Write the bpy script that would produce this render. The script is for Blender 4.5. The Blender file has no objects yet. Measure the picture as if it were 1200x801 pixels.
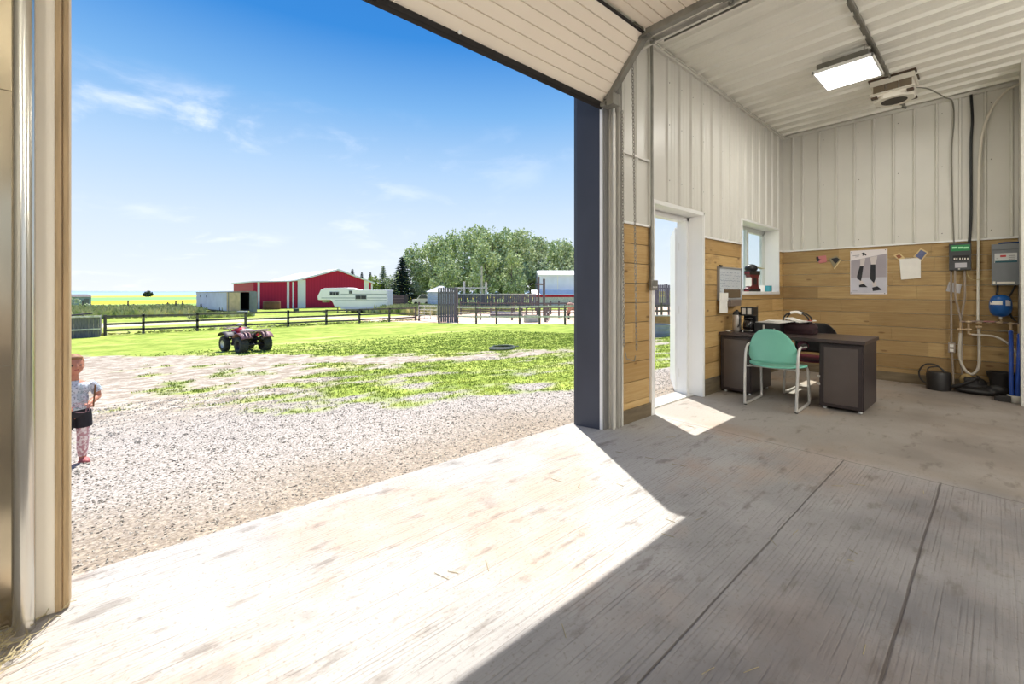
import bpy, bmesh, math, random
import numpy as np
from mathutils import Vector, Matrix, noise

random.seed(7); np.random.seed(7)
sc = bpy.context.scene
COL = sc.collection
PI = math.pi
R = math.radians

# ---------------------------------------------------------------- camera
# world: X runs along the front wall (towards the far side wall), Y points outdoors
FWD = (0.660, 0.751); RGT = (0.751, -0.660); FPX = 501.0; HZ = 342.0; EYE = 1.25
cam_d = bpy.data.cameras.new('camera'); cam = bpy.data.objects.new('camera', cam_d); COL.objects.link(cam)
cam.location = (0, 0, EYE)
cam.rotation_euler = (R(90), 0, -math.atan2(0.660, 0.751))
cam_d.sensor_width = 36; cam_d.lens = 36*FPX/1200; cam_d.shift_y = -(400.5-HZ)/1200
cam_d.clip_start = 0.02; cam_d.clip_end = 20000
sc.camera = cam

# ---------------------------------------------------------------- light and exposure
sc.view_settings.view_transform = 'Standard'; sc.view_settings.look = 'None'
sc.view_settings.gamma = 1.0; sc.view_settings.use_curve_mapping = False
sc.view_settings.exposure = 0.66
SUN_E = 5.6; SKY_E = 1.0; LAMP_E = 26.0; FILL_GLOBE_E = 52.0
SUNV = Vector((0.25, 0.42, 1.0)).normalized()
sd = bpy.data.lights.new('sun', 'SUN'); sun = bpy.data.objects.new('sun', sd); COL.objects.link(sun)
sd.energy = SUN_E; sd.angle = R(0.55); sd.color = (1.0, 0.965, 0.90)
sun.rotation_euler = SUNV.to_track_quat('Z', 'Y').to_euler(); sun.location = (3, 6, 30)

w = bpy.data.worlds.new('sky'); sc.world = w; w.use_nodes = True
nt = w.node_tree; nt.nodes.clear(); N = nt.nodes.new; L = nt.links.new
tc = N('ShaderNodeTexCoord'); sp = N('ShaderNodeSeparateXYZ'); L(tc.outputs['Generated'], sp.inputs[0])
ramp = N('ShaderNodeValToRGB'); L(sp.outputs['Z'], ramp.inputs[0])
def lin(c):
    return tuple(((v/255)/12.92 if v/255 <= .04045 else (((v/255)+.055)/1.055)**2.4) for v in c)
cr = ramp.color_ramp
stops = [(0.0, (238, 243, 249)), (0.05, (228, 238, 250)), (0.14, (212, 229, 248)), (0.26, (178, 210, 244)),
         (0.38, (124, 179, 234)), (0.50, (60, 138, 216)), (0.75, (38, 110, 200)), (1.0, (30, 95, 190))]
for i, (p, c) in enumerate(stops):
    e = cr.elements[i] if i < 2 else cr.elements.new(p)
    e.position = p; e.color = (*[v*0.70 for v in lin(c)], 1)
# thin cloud: planar noise on the sky dome
div = N('ShaderNodeVectorMath'); div.operation = 'DIVIDE'
zc = N('ShaderNodeMath'); zc.operation = 'ADD'; zc.inputs[1].default_value = 0.22; L(sp.outputs['Z'], zc.inputs[0])
cz = N('ShaderNodeCombineXYZ')
for k in range(3): L(zc.outputs[0], cz.inputs[k])
L(tc.outputs['Generated'], div.inputs[0]); L(cz.outputs[0], div.inputs[1])
n1 = N('ShaderNodeTexNoise'); n1.inputs['Scale'].default_value = 2.4; n1.inputs['Detail'].default_value = 9; n1.inputs['Roughness'].default_value = .58
n1.inputs['Distortion'].default_value = .35
L(div.outputs[0], n1.inputs['Vector'])
n2 = N('ShaderNodeTexNoise'); n2.inputs['Scale'].default_value = 0.9; n2.inputs['Detail'].default_value = 3; L(div.outputs[0], n2.inputs['Vector'])
def mapr(src, a, b, c=0, d=1):
    m = N('ShaderNodeMapRange'); m.interpolation_type = 'SMOOTHSTEP'; L(src, m.inputs[0])
    for k, v in zip((1, 2, 3, 4), (a, b, c, d)): m.inputs[k].default_value = v
    return m.outputs[0]
def mul(a, b):
    m = N('ShaderNodeMath'); m.operation = 'MULTIPLY'; L(a, m.inputs[0])
    if isinstance(b, float): m.inputs[1].default_value = b
    else: L(b, m.inputs[1])
    return m.outputs[0]
cl = mul(mul(mapr(n1.outputs[0], .50, .72), mapr(n2.outputs[0], .40, .60)), mapr(sp.outputs['Z'], .39, .31))
cl = mul(cl, mapr(sp.outputs['X'], .62, .05, .25, 1.0))
cl = mul(cl, .8)
mx = N('ShaderNodeMix'); mx.data_type = 'RGBA'; L(cl, mx.inputs[0]); L(ramp.outputs[0], mx.inputs[6]); mx.inputs[7].default_value = (.72, .75, .82, 1)
bg = N('ShaderNodeBackground'); L(mx.outputs[2], bg.inputs[0]); bg.inputs[1].default_value = SKY_E
wo = N('ShaderNodeOutputWorld'); L(bg.outputs[0], wo.inputs[0])

# ---------------------------------------------------------------- helpers
ORG = {}
def tag(o, label=None, cat=None, group=None, kind=None):
    if label: o['label'] = label
    if cat: o['category'] = cat
    if group: o['group'] = group
    if kind: o['kind'] = kind
    return o

class M:
    "collects geometry for one mesh object"
    def __init__(s): s.v = []; s.f = []; s.mi = []; s.cur = 0
    def add(s, vs, fs):
        b = len(s.v); s.v += [tuple(v) for v in vs]
        s.f += [tuple(b+i for i in f) for f in fs]; s.mi += [s.cur]*len(fs); return s
    def use(s, i): s.cur = i; return s
    def box(s, a, b):
        x0, y0, z0 = [min(p, q) for p, q in zip(a, b)]; x1, y1, z1 = [max(p, q) for p, q in zip(a, b)]
        return s.add([(x0,y0,z0),(x1,y0,z0),(x1,y1,z0),(x0,y1,z0),(x0,y0,z1),(x1,y0,z1),(x1,y1,z1),(x0,y1,z1)],
                     [(0,3,2,1),(4,5,6,7),(0,1,5,4),(1,2,6,5),(2,3,7,6),(3,0,4,7)])
    def obox(s, c, size, mat=None):
        h = [q/2 for q in size]; mat = mat or Matrix()
        vs = [Vector(c)+mat.to_3x3() @ Vector((sx*h[0], sy*h[1], sz*h[2])) for sz in (-1,1) for sx, sy in ((-1,-1),(1,-1),(1,1),(-1,1))]
        return s.add(vs, [(0,3,2,1),(4,5,6,7),(0,1,5,4),(1,2,6,5),(2,3,7,6),(3,0,4,7)])
    def beam(s, p, q, w, h, up=(0,0,1)):
        p = Vector(p); q = Vector(q); d = (q-p); ln = d.length; d.normalize(); u = Vector(up)
        if abs(d.dot(u)) > .98: u = Vector((1,0,0))
        sd_ = d.cross(u).normalized(); u = sd_.cross(d)
        m = Matrix((d, sd_, u)).transposed()
        return s.obox((p+q)/2, (ln, w, h), m)
    def prism(s, poly, z0, z1, axis='z'):
        "poly: 2-D outline, swept between z0 and z1 along the axis"
        n = len(poly)
        def P(a, b, c):
            return (a, b, c) if axis == 'z' else ((a, c, b) if axis == 'y' else (c, a, b))
        vs = [P(a, b, z0) for a, b in poly]+[P(a, b, z1) for a, b in poly]
        fs = [tuple(range(n))[::-1], tuple(range(n, 2*n))]+[(i, (i+1) % n, n+(i+1) % n, n+i) for i in range(n)]
        return s.add(vs, fs)
    def tube(s, pts, r, n=8, close=False, caps=True):
        pts = [Vector(p) for p in pts]; k = len(pts); rr = r if isinstance(r, (list, tuple)) else [r]*k
        b = []; prev = None
        for i in range(k):
            if close: d = pts[(i+1) % k]-pts[i-1]
            else: d = pts[min(i+1, k-1)]-pts[max(i-1, 0)]
            if d.length < 1e-9: d = Vector((0,0,1))
            d.normalize()
            if prev is None:
                u = Vector((0,0,1)) if abs(d.z) < .9 else Vector((1,0,0))
            else: u = prev
            u = (u-d*u.dot(d))
            if u.length < 1e-5: u = d.orthogonal()
            u.normalize(); prev = u; v = d.cross(u)
            b += [pts[i]+(u*math.cos(2*PI*j/n)+v*math.sin(2*PI*j/n))*rr[i] for j in range(n)]
        fs = []
        for i in range(k if close else k-1):
            i2 = (i+1) % k
            fs += [(i*n+j, i*n+(j+1) % n, i2*n+(j+1) % n, i2*n+j) for j in range(n)]
        if caps and not close: fs += [tuple(range(n))[::-1], tuple((k-1)*n+j for j in range(n))]
        return s.add(b, fs)
    def lathe(s, prof, c=(0,0,0), n=20, axis='z', close=False):
        "prof: (radius, height) pairs around an axis through c"
        vs = []; k = len(prof)
        for r, h in prof:
            for j in range(n):
                a = 2*PI*j/n; x, y = r*math.cos(a), r*math.sin(a)
                p = (x, y, h) if axis == 'z' else ((h, x, y) if axis == 'x' else (y, h, x))
                vs.append((p[0]+c[0], p[1]+c[1], p[2]+c[2]))
        fs = []
        for i in range(k if close else k-1):
            i2 = (i+1) % k
            fs += [(i*n+j, i*n+(j+1) % n, i2*n+(j+1) % n, i2*n+j) for j in range(n)]
        if not close: fs += [tuple(range(n))[::-1], tuple((k-1)*n+j for j in range(n))]
        return s.add(vs, fs)
    def ball(s, c, r, n=12, m=8, rot=None):
        r = r if isinstance(r, (list, tuple)) else (r, r, r)
        vs = []; c = Vector(c)
        for i in range(1, m):
            th = PI*i/m
            for j in range(n):
                a = 2*PI*j/n
                p = Vector((r[0]*math.sin(th)*math.cos(a), r[1]*math.sin(th)*math.sin(a), r[2]*math.cos(th)))
                if rot: p = rot.to_3x3() @ p
                vs.append(c+p)
        t = Vector((0,0,r[2])); 
        if rot: t = rot.to_3x3() @ t
        vs += [c+t, c-t]; T = len(vs)-2
        fs = [((i)*n+j, (i+1)*n+j, (i+1)*n+(j+1) % n, i*n+(j+1) % n) for i in range(m-2) for j in range(n)]
        fs += [(T, j, (j+1) % n) for j in range(n)]+[(T+1, (m-2)*n+(j+1) % n, (m-2)*n+j) for j in range(n)]
        return s.add(vs, fs)

def link_mesh(name, m, mats, loc=(0,0,0), rz=0.0, world=False, smooth=False, bevel=0.0, root=None):
    me = bpy.data.meshes.new(name)
    vs = m.v
    if world:
        c, sn = math.cos(-rz), math.sin(-rz)
        vs = [((x-loc[0])*c-(y-loc[1])*sn, (x-loc[0])*sn+(y-loc[1])*c, z-loc[2]) for x, y, z in vs]
    me.from_pydata(vs, [], m.f)
    if not isinstance(mats, (list, tuple)): mats = [mats]
    for q in mats: me.materials.append(q)
    if max(m.mi, default=0) > 0: me.polygons.foreach_set('material_index', m.mi)
    me.update()
    bm = bmesh.new(); bm.from_mesh(me); bmesh.ops.recalc_face_normals(bm, faces=bm.faces); bm.to_mesh(me); bm.free()
    if smooth:
        me.polygons.foreach_set('use_smooth', [True]*len(me.polygons))
        if smooth != 'all': me.set_sharp_from_angle(angle=R(38))
    o = bpy.data.objects.new(name, me); COL.objects.link(o)
    if bevel:
        b = o.modifiers.new('bevel', 'BEVEL'); b.width = bevel; b.segments = 2; b.limit_method = 'ANGLE'; b.angle_limit = R(40)
    return o
def thing(name, loc, label, cat, group=None, rz=0.0):
    o = bpy.data.objects.new(name, None); COL.objects.link(o); o.empty_display_size = .1
    o.location = loc; o.rotation_euler = (0, 0, rz); ORG[o.name] = (tuple(loc), rz)
    return tag(o, label, cat, group)
def part(name, m, mats, parent, world=False, smooth=False, bevel=0.0, label=None):
    loc, rz = ORG[parent.name]
    o = link_mesh(name, m, mats, loc, rz, world, smooth, bevel); o.parent = parent; ORG[o.name] = (loc, rz)
    if label: o['label'] = label
    return o
def solo(name, m, mats, loc, label, cat, group=None, rz=0.0, world=False, smooth=False, bevel=0.0, kind=None):
    "a thing that is one mesh"
    o = link_mesh(name, m, mats, loc, rz, world, smooth, bevel); o.location = loc; o.rotation_euler = (0, 0, rz)
    ORG[o.name] = (tuple(loc), rz)
    return tag(o, label, cat, group, kind)
def struct(name, m, mats, smooth=False, bevel=0.0):
    o = link_mesh(name, m, mats, smooth=smooth, bevel=bevel); ORG[o.name] = ((0,0,0), 0.0)
    return tag(o, kind='structure')
def kids(o): return [c for c in COL.objects if c.parent == o]
def dup(o, loc=None, rz=None, label=None, group=None, scale=None, parent=None):
    c = o.copy(); COL.objects.link(c)
    if parent: c.parent = parent
    for k in kids(o): dup(k, parent=c)
    if loc is not None: c.location = loc
    if rz is not None: c.rotation_euler = (0, 0, rz)
    if scale: c.scale = scale if isinstance(scale, tuple) else (scale,)*3
    if label: c['label'] = label
    if group: c['group'] = group
    return c
def voxel(o, size, smooth=4):
    r = o.modifiers.new('remesh', 'REMESH'); r.mode = 'VOXEL'; r.voxel_size = size; r.use_smooth_shade = True
    if smooth:
        k = o.modifiers.new('smooth', 'SMOOTH'); k.iterations = smooth; k.factor = .5

# pixel of the 1200x801 photograph -> points of the place (real coordinates on known surfaces)
def ray(px, py):
    t = (px-600)/FPX
    return Vector((FWD[0]+RGT[0]*t, FWD[1]+RGT[1]*t, (HZ-py)/FPX))
def onY(px, py, y=2.34):
    d = ray(px, py); s = y/d.y; return Vector((d.x*s, y, EYE+d.z*s))
def onX(px, py, x=8.0):
    d = ray(px, py); s = x/d.x; return Vector((x, d.y*s, EYE+d.z*s))
def onZ(px, py, z=0.0):
    d = ray(px, py); s = (z-EYE)/d.z; return Vector((d.x*s, d.y*s, z))
def atS(px, s, z=0.0):
    d = ray(px, HZ); return Vector((d.x*s, d.y*s, z))
ZP = [(-1e4,-.07),(2.7,-.085),(5.5,-.33),(10,-.62),(18,-.95),(27,-1.25),(35,-1.38),(60,-1.4),(1e5,-1.4)]
def zg(y): return float(np.interp(y, [p[0] for p in ZP], [p[1] for p in ZP]))
def ground(px, s):
    p = atS(px, s); p.z = zg(p.y); return p

# ---------------------------------------------------------------- materials
MATS = {}
def S4(c): return (*lin(c), 1)
def mat(name, c, rough=.6, metal=0.0, var=0.0, scale=8.0, bump=0.0, bscale=40.0, stretch=(1,1,1), spec=.5, c2=None, detail=4):
    "principled surface with a noise mix of two tones and a noise bump"
    if name in MATS: return MATS[name]
    m = bpy.data.materials.new(name); m.use_nodes = True; t = m.node_tree; b = t.nodes['Principled BSDF']
    b.inputs['Roughness'].default_value = rough; b.inputs['Metallic'].default_value = metal; b.inputs['Specular IOR Level'].default_value = spec
    tcn = t.nodes.new('ShaderNodeTexCoord'); mp = t.nodes.new('ShaderNodeMapping'); t.links.new(tcn.outputs['Object'], mp.inputs[0])
    mp.inputs['Scale'].default_value = stretch
    nz = t.nodes.new('ShaderNodeTexNoise'); nz.inputs['Scale'].default_value = scale; nz.inputs['Detail'].default_value = detail; t.links.new(mp.outputs[0], nz.inputs['Vector'])
    rp = t.nodes.new('ShaderNodeValToRGB'); t.links.new(nz.outputs[0], rp.inputs[0])
    rp.color_ramp.elements[0].position = .32; rp.color_ramp.elements[1].position = .68
    a = lin(c); v = var
    rp.color_ramp.elements[0].color = (*[q*(1-v) for q in a], 1)
    rp.color_ramp.elements[1].color = S4(c2) if c2 else (*[min(1, q*(1+v)) for q in a], 1)
    t.links.new(rp.outputs[0], b.inputs['Base Color'])
    if bump:
        n_ = t.nodes.new('ShaderNodeTexNoise'); n_.inputs['Scale'].default_value = bscale; n_.inputs['Detail'].default_value = 3; t.links.new(mp.outputs[0], n_.inputs['Vector'])
        bp = t.nodes.new('ShaderNodeBump'); bp.inputs['Strength'].default_value = bump; bp.inputs['Distance'].default_value = .01
        t.links.new(n_.outputs[0], bp.inputs['Height']); t.links.new(bp.outputs[0], b.inputs['Normal'])
    MATS[name] = m; return m
class NB:
    "small node-graph helper"
    def __init__(s, name):
        s.m = bpy.data.materials.new(name); s.m.use_nodes = True; s.t = s.m.node_tree; s.b = s.t.nodes['Principled BSDF']; MATS[name] = s.m
        s.geo = s.n('ShaderNodeNewGeometry'); s.pos = s.geo.outputs['Position']
    def n(s, k, **kw):
        q = s.t.nodes.new(k)
        for a, v in kw.items(): setattr(q, a, v)
        return q
    def l(s, a, b): s.t.links.new(a, b)
    def math(s, op, a, b=None, c=None):
        q = s.n('ShaderNodeMath', operation=op)
        for i, v in enumerate((a, b, c)):
            if v is None: continue
            if isinstance(v, (int, float)): q.inputs[i].default_value = v
            else: s.l(v, q.inputs[i])
        return q.outputs[0]
    def mapping(s, scale, vec=None, loc=(0,0,0)):
        q = s.n('ShaderNodeMapping'); q.inputs['Scale'].default_value = scale; q.inputs['Location'].default_value = loc; s.l(vec or s.pos, q.inputs[0]); return q.outputs[0]
    def noise(s, scale, detail=4, vec=None, rough=.5, dist=0.0):
        q = s.n('ShaderNodeTexNoise'); q.inputs['Scale'].default_value = scale; q.inputs['Detail'].default_value = detail; q.inputs['Roughness'].default_value = rough
        q.inputs['Distortion'].default_value = dist; s.l(vec or s.pos, q.inputs['Vector']); return q.outputs[0]
    def step(s, v, a, b, c=0.0, d=1.0):
        q = s.n('ShaderNodeMapRange', interpolation_type='SMOOTHSTEP'); s.l(v, q.inputs[0])
        for k, x in zip((1,2,3,4), (a,b,c,d)): q.inputs[k].default_value = x
        return q.outputs[0]
    def mix(s, f, a, b, mode='MIX'):
        q = s.n('ShaderNodeMix', data_type='RGBA', blend_type=mode)
        for i, v in ((0, f), (6, a), (7, b)):
            if isinstance(v, (int, float)): q.inputs[i].default_value = v
            elif isinstance(v, tuple): q.inputs[i].default_value = v if len(v) == 4 else S4(v)
            else: s.l(v, q.inputs[i])
        return q.outputs[2]
    def sep(s, vec=None):
        q = s.n('ShaderNodeSeparateXYZ'); s.l(vec or s.pos, q.inputs[0]); return q.outputs
    def bump(s, h, strength, dist=.01):
        q = s.n('ShaderNodeBump'); q.inputs['Strength'].default_value = strength; q.inputs['Distance'].default_value = dist; s.l(h, q.inputs['Height']); s.l(q.outputs[0], s.b.inputs['Normal'])
    def out(s, col, rough=.6, spec=.5):
        s.l(col, s.b.inputs['Base Color'])
        if isinstance(rough, float): s.b.inputs['Roughness'].default_value = rough
        else: s.l(rough, s.b.inputs['Roughness'])
        s.b.inputs['Specular IOR Level'].default_value = spec; return s.m

# concrete slab: broomed lines along X in front of the joint at x=3.95, trowelled beyond it
q = NB('concrete'); X, Y, Z = q.sep()
base = q.mix(q.step(q.noise(1.3, 6), .35, .68), (112, 109, 110), (152, 148, 146))
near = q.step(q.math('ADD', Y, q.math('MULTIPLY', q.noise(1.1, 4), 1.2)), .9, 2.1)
base = q.mix(q.math('MULTIPLY', near, .72), base, (178, 175, 170))  # paler at the doorway, darker inside: sunlit and shaded tone painted into the slab
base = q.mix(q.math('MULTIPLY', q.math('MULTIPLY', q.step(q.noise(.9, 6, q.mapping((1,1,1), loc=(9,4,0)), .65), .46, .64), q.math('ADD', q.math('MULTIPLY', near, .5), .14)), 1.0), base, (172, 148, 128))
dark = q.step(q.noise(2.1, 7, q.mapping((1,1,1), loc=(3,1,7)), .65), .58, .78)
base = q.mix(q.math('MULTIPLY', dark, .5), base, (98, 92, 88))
lines = q.noise(1.0, 4, q.mapping((2.2, 130, 1)), .75)
lines2 = q.noise(1.0, 3, q.mapping((.7, 48, 1), loc=(5,2,0)), .6)
lm = q.step(X, 4.0, 3.9)
wv = q.math('ADD', q.math('MULTIPLY', Y, 345.0), q.math('MULTIPLY', q.noise(1.0, 3, q.mapping((.5, 3, 1), loc=(1,6,0)), .6), 9.0))
wv = q.math('MULTIPLY', q.step(q.math('SINE', wv), .25, .95), q.step(q.noise(1.0, 3, q.mapping((1.5, 60, 1), loc=(3,9,0)), .6), .36, .58))
brk = q.step(q.noise(1.0, 4, q.mapping((2.0, 22, 1), loc=(7,3,0)), .75), .38, .66)
fine = q.math('MULTIPLY', q.math('MAXIMUM', q.math('MULTIPLY', wv, brk), q.math('MULTIPLY', q.step(lines, .52, .70), .35)), lm)
base = q.mix(q.math('MULTIPLY', fine, .46), base, (98, 90, 84))
base = q.mix(q.math('MULTIPLY', q.math('MULTIPLY', q.step(lines2, .44, .64), lm), .06), base, (96, 90, 92))
sc_ = q.noise(60, 2); base = q.mix(q.math('MULTIPLY', q.step(sc_, .56, .74), .45), base, (110, 100, 92))
base = q.mix(q.math('MULTIPLY', q.step(X, 3.9, 4.1), .45), base, (132, 118, 100))
# dry smears / hoof dirt
base = q.mix(q.math('MULTIPLY', q.step(q.noise(6, 5, q.mapping((.6, 1.6, 1), loc=(2,8,0)), .6), .56, .70), .5), base, (92, 82, 74))
# control joints
def joint(coord, at, wdt=.005):
    d = q.math('ABSOLUTE', q.math('SUBTRACT', coord, at)); return q.step(d, wdt, wdt*.4)
wob = q.math('MULTIPLY', q.math('SUBTRACT', q.noise(1.5, 3), .5), .02)
jt = q.math('MAXIMUM', q.math('MULTIPLY', lm, q.math('MAXIMUM', joint(q.math('ADD', Y, wob), .76), joint(q.math('ADD', Y, wob), .25, .007))), joint(q.math('ADD', X, wob), 3.95))
base = q.mix(q.math('MULTIPLY', jt, .75), base, (70, 62, 58))
hgt = q.math('SUBTRACT', q.math('ADD', q.math('MULTIPLY', q.noise(30, 4), .25), 1.0), q.math('ADD', q.math('MULTIPLY', fine, .8), jt))
q.bump(hgt, .5, .006)
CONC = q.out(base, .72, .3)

# ribbed cream steel
STEEL = mat('cream_steel', (212, 209, 200), .38, 0, .03, 2.0, 0)
STEELC = mat('cream_ceiling_steel', (240, 237, 226), .42, 0, .03, 2.0, 0)
TRIMW = mat('white_trim', (236, 235, 232), .4, 0, .02, 4)
CREAMP = mat('cream_panel', (236, 226, 208), .45, 0, .04, 3, stretch=(1,1,.2))
DOORP = mat('door_panel_cream', (240, 228, 210), .45, 0, .03, 1.5)
CHAR = mat('charcoal_flashing', (56, 60, 74), .45, 0, .12, 3, stretch=(1,1,.4))
GALV = mat('galvanised_steel', (214, 211, 203), .35, .25, .12, 6, stretch=(1,1,.15))
GALVD = mat('dull_galvanised_steel', (134, 132, 124), .42, .4, .18, 9)
SHINY = mat('scratched_bright_steel', (196, 182, 156), .14, .9, .3, 2.2, .05, 5, stretch=(1,1,.4))
BLACKR = mat('black_rubber', (34, 30, 28), .7, 0, .2, 20)
SCREW = mat('dark_screw', (70, 66, 60), .5, .5)

def woodboards(name, c1, c2, cd, period=.191, axis='x'):
    q = NB(name); X, Y, Z = q.sep(); H = X if axis == 'x' else Y
    row = q.math('FLOOR', q.math('DIVIDE', Z, period))
    cb = q.n('ShaderNodeCombineXYZ'); q.l(row, cb.inputs[0]); q.l(q.math('FLOOR', q.math('ADD', q.math('MULTIPLY', H, .42), q.math('MULTIPLY', row, .37))), cb.inputs[1])
    wn = q.n('ShaderNodeTexWhiteNoise', noise_dimensions='2D'); q.l(cb.outputs[0], wn.inputs['Vector']); rnd = wn.outputs['Value']
    off = q.n('ShaderNodeVectorMath', operation='ADD'); q.l(q.pos, off.inputs[0]); q.l(wn.outputs['Color'], off.inputs[1])
    st = (1.3, 1, 26) if axis == 'x' else (1, 1.3, 26)
    g = q.noise(1.6, 6, q.mapping(st, off.outputs[0]), .6, 1.2)
    col = q.mix(q.step(g, .34, .68), c1, c2)
    col = q.mix(q.math('MULTIPLY', rnd, .62), col, cd)
    st2 = (3.2, 1, 9) if axis == 'x' else (1, 3.2, 9)
    vo = q.n('ShaderNodeTexVoronoi'); vo.inputs['Scale'].default_value = 1.0; q.l(q.mapping(st2, off.outputs[0]), vo.inputs['Vector'])
    col = q.mix(q.math('MULTIPLY', q.step(vo.outputs['Distance'], .17, .06), .7), col, (92, 58, 30))
    sm = q.noise(2.3, 5, q.mapping((1,1,2.2), loc=(4,4,1)), .65)
    col = q.mix(q.math('MULTIPLY', q.step(sm, .55, .75), .38), col, (112, 84, 50))
    q.bump(g, .15, .004)
    return q.out(col, .6, .3)
WOODF = woodboards('pine_boards_front', (200, 164, 106), (216, 184, 130), (146, 112, 66), axis='x')
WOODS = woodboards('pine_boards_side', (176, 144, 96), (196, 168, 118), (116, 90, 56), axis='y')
WOODT = mat('treated_kerb_board', (112, 98, 76), .75, 0, .2, 5, .2, 30, stretch=(1,1,6))
JAMB = mat('bare_jamb_board', (178, 152, 114), .6, 0, .16, 7, .1, 30, stretch=(9,9,.5))
OLDW = mat('weathered_grey_wood', (108, 106, 112), .85, 0, .35, 5, .2, 25, stretch=(6,6,.6))
OLDR = mat('dark_weathered_rail', (100, 93, 90), .85, 0, .3, 6)
GREYR = mat('bleached_grey_rail', (206, 202, 194), .85, 0, .25, 6)
BARK = mat('bark', (112, 104, 92), .9, 0, .3, 6)
# ================================================================ THE BUILDING
YF = 2.34; XS = 8.0; CZ = 3.80; TRIMZ = 1.91; SHEET = .018
OD = (-.20, 3.18, 3.30)            # overhead door opening x0, x1, top
PD = (3.978, 5.087, 2.17)          # walk door opening in the inner wall face
WD = (6.27, 7.76, 1.25, 2.25)      # window opening
YO = 2.60                          # outer wall face

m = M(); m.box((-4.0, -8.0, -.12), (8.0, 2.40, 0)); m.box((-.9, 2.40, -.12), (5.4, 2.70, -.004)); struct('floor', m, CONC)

# ground: gravel yard, worn turf, fields
def sstep(v, a, b):
    t = np.clip((v-a)/(b-a), 0, 1); return t*t*(3-2*t)
def dens(x, y):
    yb = np.interp(x, [-3, .4, 2, 5, 12], [9.5, 7.6, 5.5, 4.2, 3.7])
    a = sstep(y-yb, -.25, .45)
    low = np.interp(x, [-2.5, .2, 2.2, 3.6, 6], [.20, .36, .44, .56, .70])
    low = low*np.interp(y, [9, 13, 18], [1, .62, .6])
    yf = np.interp(x, [-12, -2, 0, 3, 5, 8, 12], [25, 22.5, 20, 17, 13.6, 10.6, 9])
    f = sstep(y-yf, -1.2, 1.4)
    st = np.exp(-((y-(yf-1.5))/1.2)**2)*np.interp(x, [4, 9, 14], [1, .75, .35])
    return np.maximum(f, a*low*(1-.6*st))
def fb(x, y):
    v = 0; a = .5; f = 1.15
    for k in range(4):
        v += a*noise.noise((x*f*.8+k*17.1, y*f+k*5.3, k*3.1)); a *= .55; f *= 2.1
    return v
def cover(x, y):
    d = float(dens(x, y)); return max(0.0, min(1.0, (fb(x, y)*1.3+(d-.5)*1.5)/.34+.5))
xs = np.concatenate([np.linspace(-400, -30, 12), np.arange(-24, -3, 1.0), np.arange(-3, 16, .16), np.arange(16, 60, 1.5), np.linspace(62, 900, 24)])
ys = np.concatenate([np.linspace(-60, 2.0, 10), np.arange(2.3, 9, .12), np.arange(9, 24, .2), np.arange(24, 60, 1.2), np.linspace(62, 400, 40), [600, 1000, 2000, 4000]])
nx, ny = len(xs), len(ys)
vv = []; cv = []
for y in ys:
    for x in xs:
        z = zg(y)
        if 2.8 < y < 40 and -6 < x < 30: z += fb(x*1.3, y*1.3)*.05*min(1, (y-2.8)/2)
        vv.append((x, y, z))
        cv.append(cover(x, y) if (2.3 < y < 30 and -14 < x < 30) else (1.0 if y > 20 else 0.0))
g = M(); g.v = vv; g.f = [(j*nx+i, j*nx+i+1, (j+1)*nx+i+1, (j+1)*nx+i) for j in range(ny-1) for i in range(nx-1)]; g.mi = [0]*len(g.f)
q = NB('yard_and_fields'); X, Y, Z = q.sep()
at = q.n('ShaderNodeAttribute', attribute_name='cover'); cov = at.outputs['Fac']
grav = q.mix(q.step(q.noise(55, 3), .38, .64), (128, 120, 112), (190, 182, 174))
grav = q.mix(q.step(q.noise(16, 5, rough=.7), .56, .72), grav, (126, 116, 104))
browny = q.math('MULTIPLY', q.step(q.math('ADD', Y, q.math('MULTIPLY', q.noise(.8, 4), 2.2)), 5.6, 3.9), .75)
tan_ = q.mix(q.step(q.noise(34, 5, rough=.7), .42, .68), (118, 104, 88), (178, 163, 142))
grav = q.mix(browny, grav, tan_)
sand = q.mix(q.step(q.noise(4.5, 6, q.mapping((.8, 1.1, 1)), .65), .36, .66), (142, 128, 112), (190, 180, 166))
sand = q.mix(q.math('MULTIPLY', q.step(q.noise(26, 4), .50, .70), .65), sand, (112, 98, 82))
bare = q.mix(q.step(q.math('ADD', Y, q.math('MULTIPLY', q.noise(.7, 4), 2)), 7.0, 9.6), grav, sand)
gr = q.mix(q.step(q.noise(1.1, 6, rough=.65), .34, .68), (124, 142, 52), (170, 182, 86))
gr = q.mix(q.math('MULTIPLY', q.step(q.noise(9, 4, rough=.7), .48, .70), .8), gr, (100, 126, 44))
gr = q.mix(q.math('MULTIPLY', q.step(q.noise(.35, 4, q.mapping((.5, 1.4, 1))), .55, .72), .5), gr, (212, 200, 140))
col = q.mix(cov, bare, gr)
# trodden earth of the corral
cx = q.math('SUBTRACT', X, q.math('ADD', 30.4, q.math('MULTIPLY', Y, -.385)))
inn = q.math('MULTIPLY', q.step(cx, -.2, .5), q.math('MULTIPLY', q.step(Y, 16, 17), q.step(q.math('ADD', Y, q.math('MULTIPLY', q.noise(.5, 3), 4)), 47, 44)))
earth = q.mix(q.step(q.noise(1.4, 5, rough=.65), .38, .62), (206, 170, 140), (228, 206, 186))
earth = q.mix(q.math('MULTIPLY', q.step(q.noise(5, 4, rough=.7), .56, .7), .7), earth, (136, 98, 76))
col = q.mix(inn, col, earth)
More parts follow.
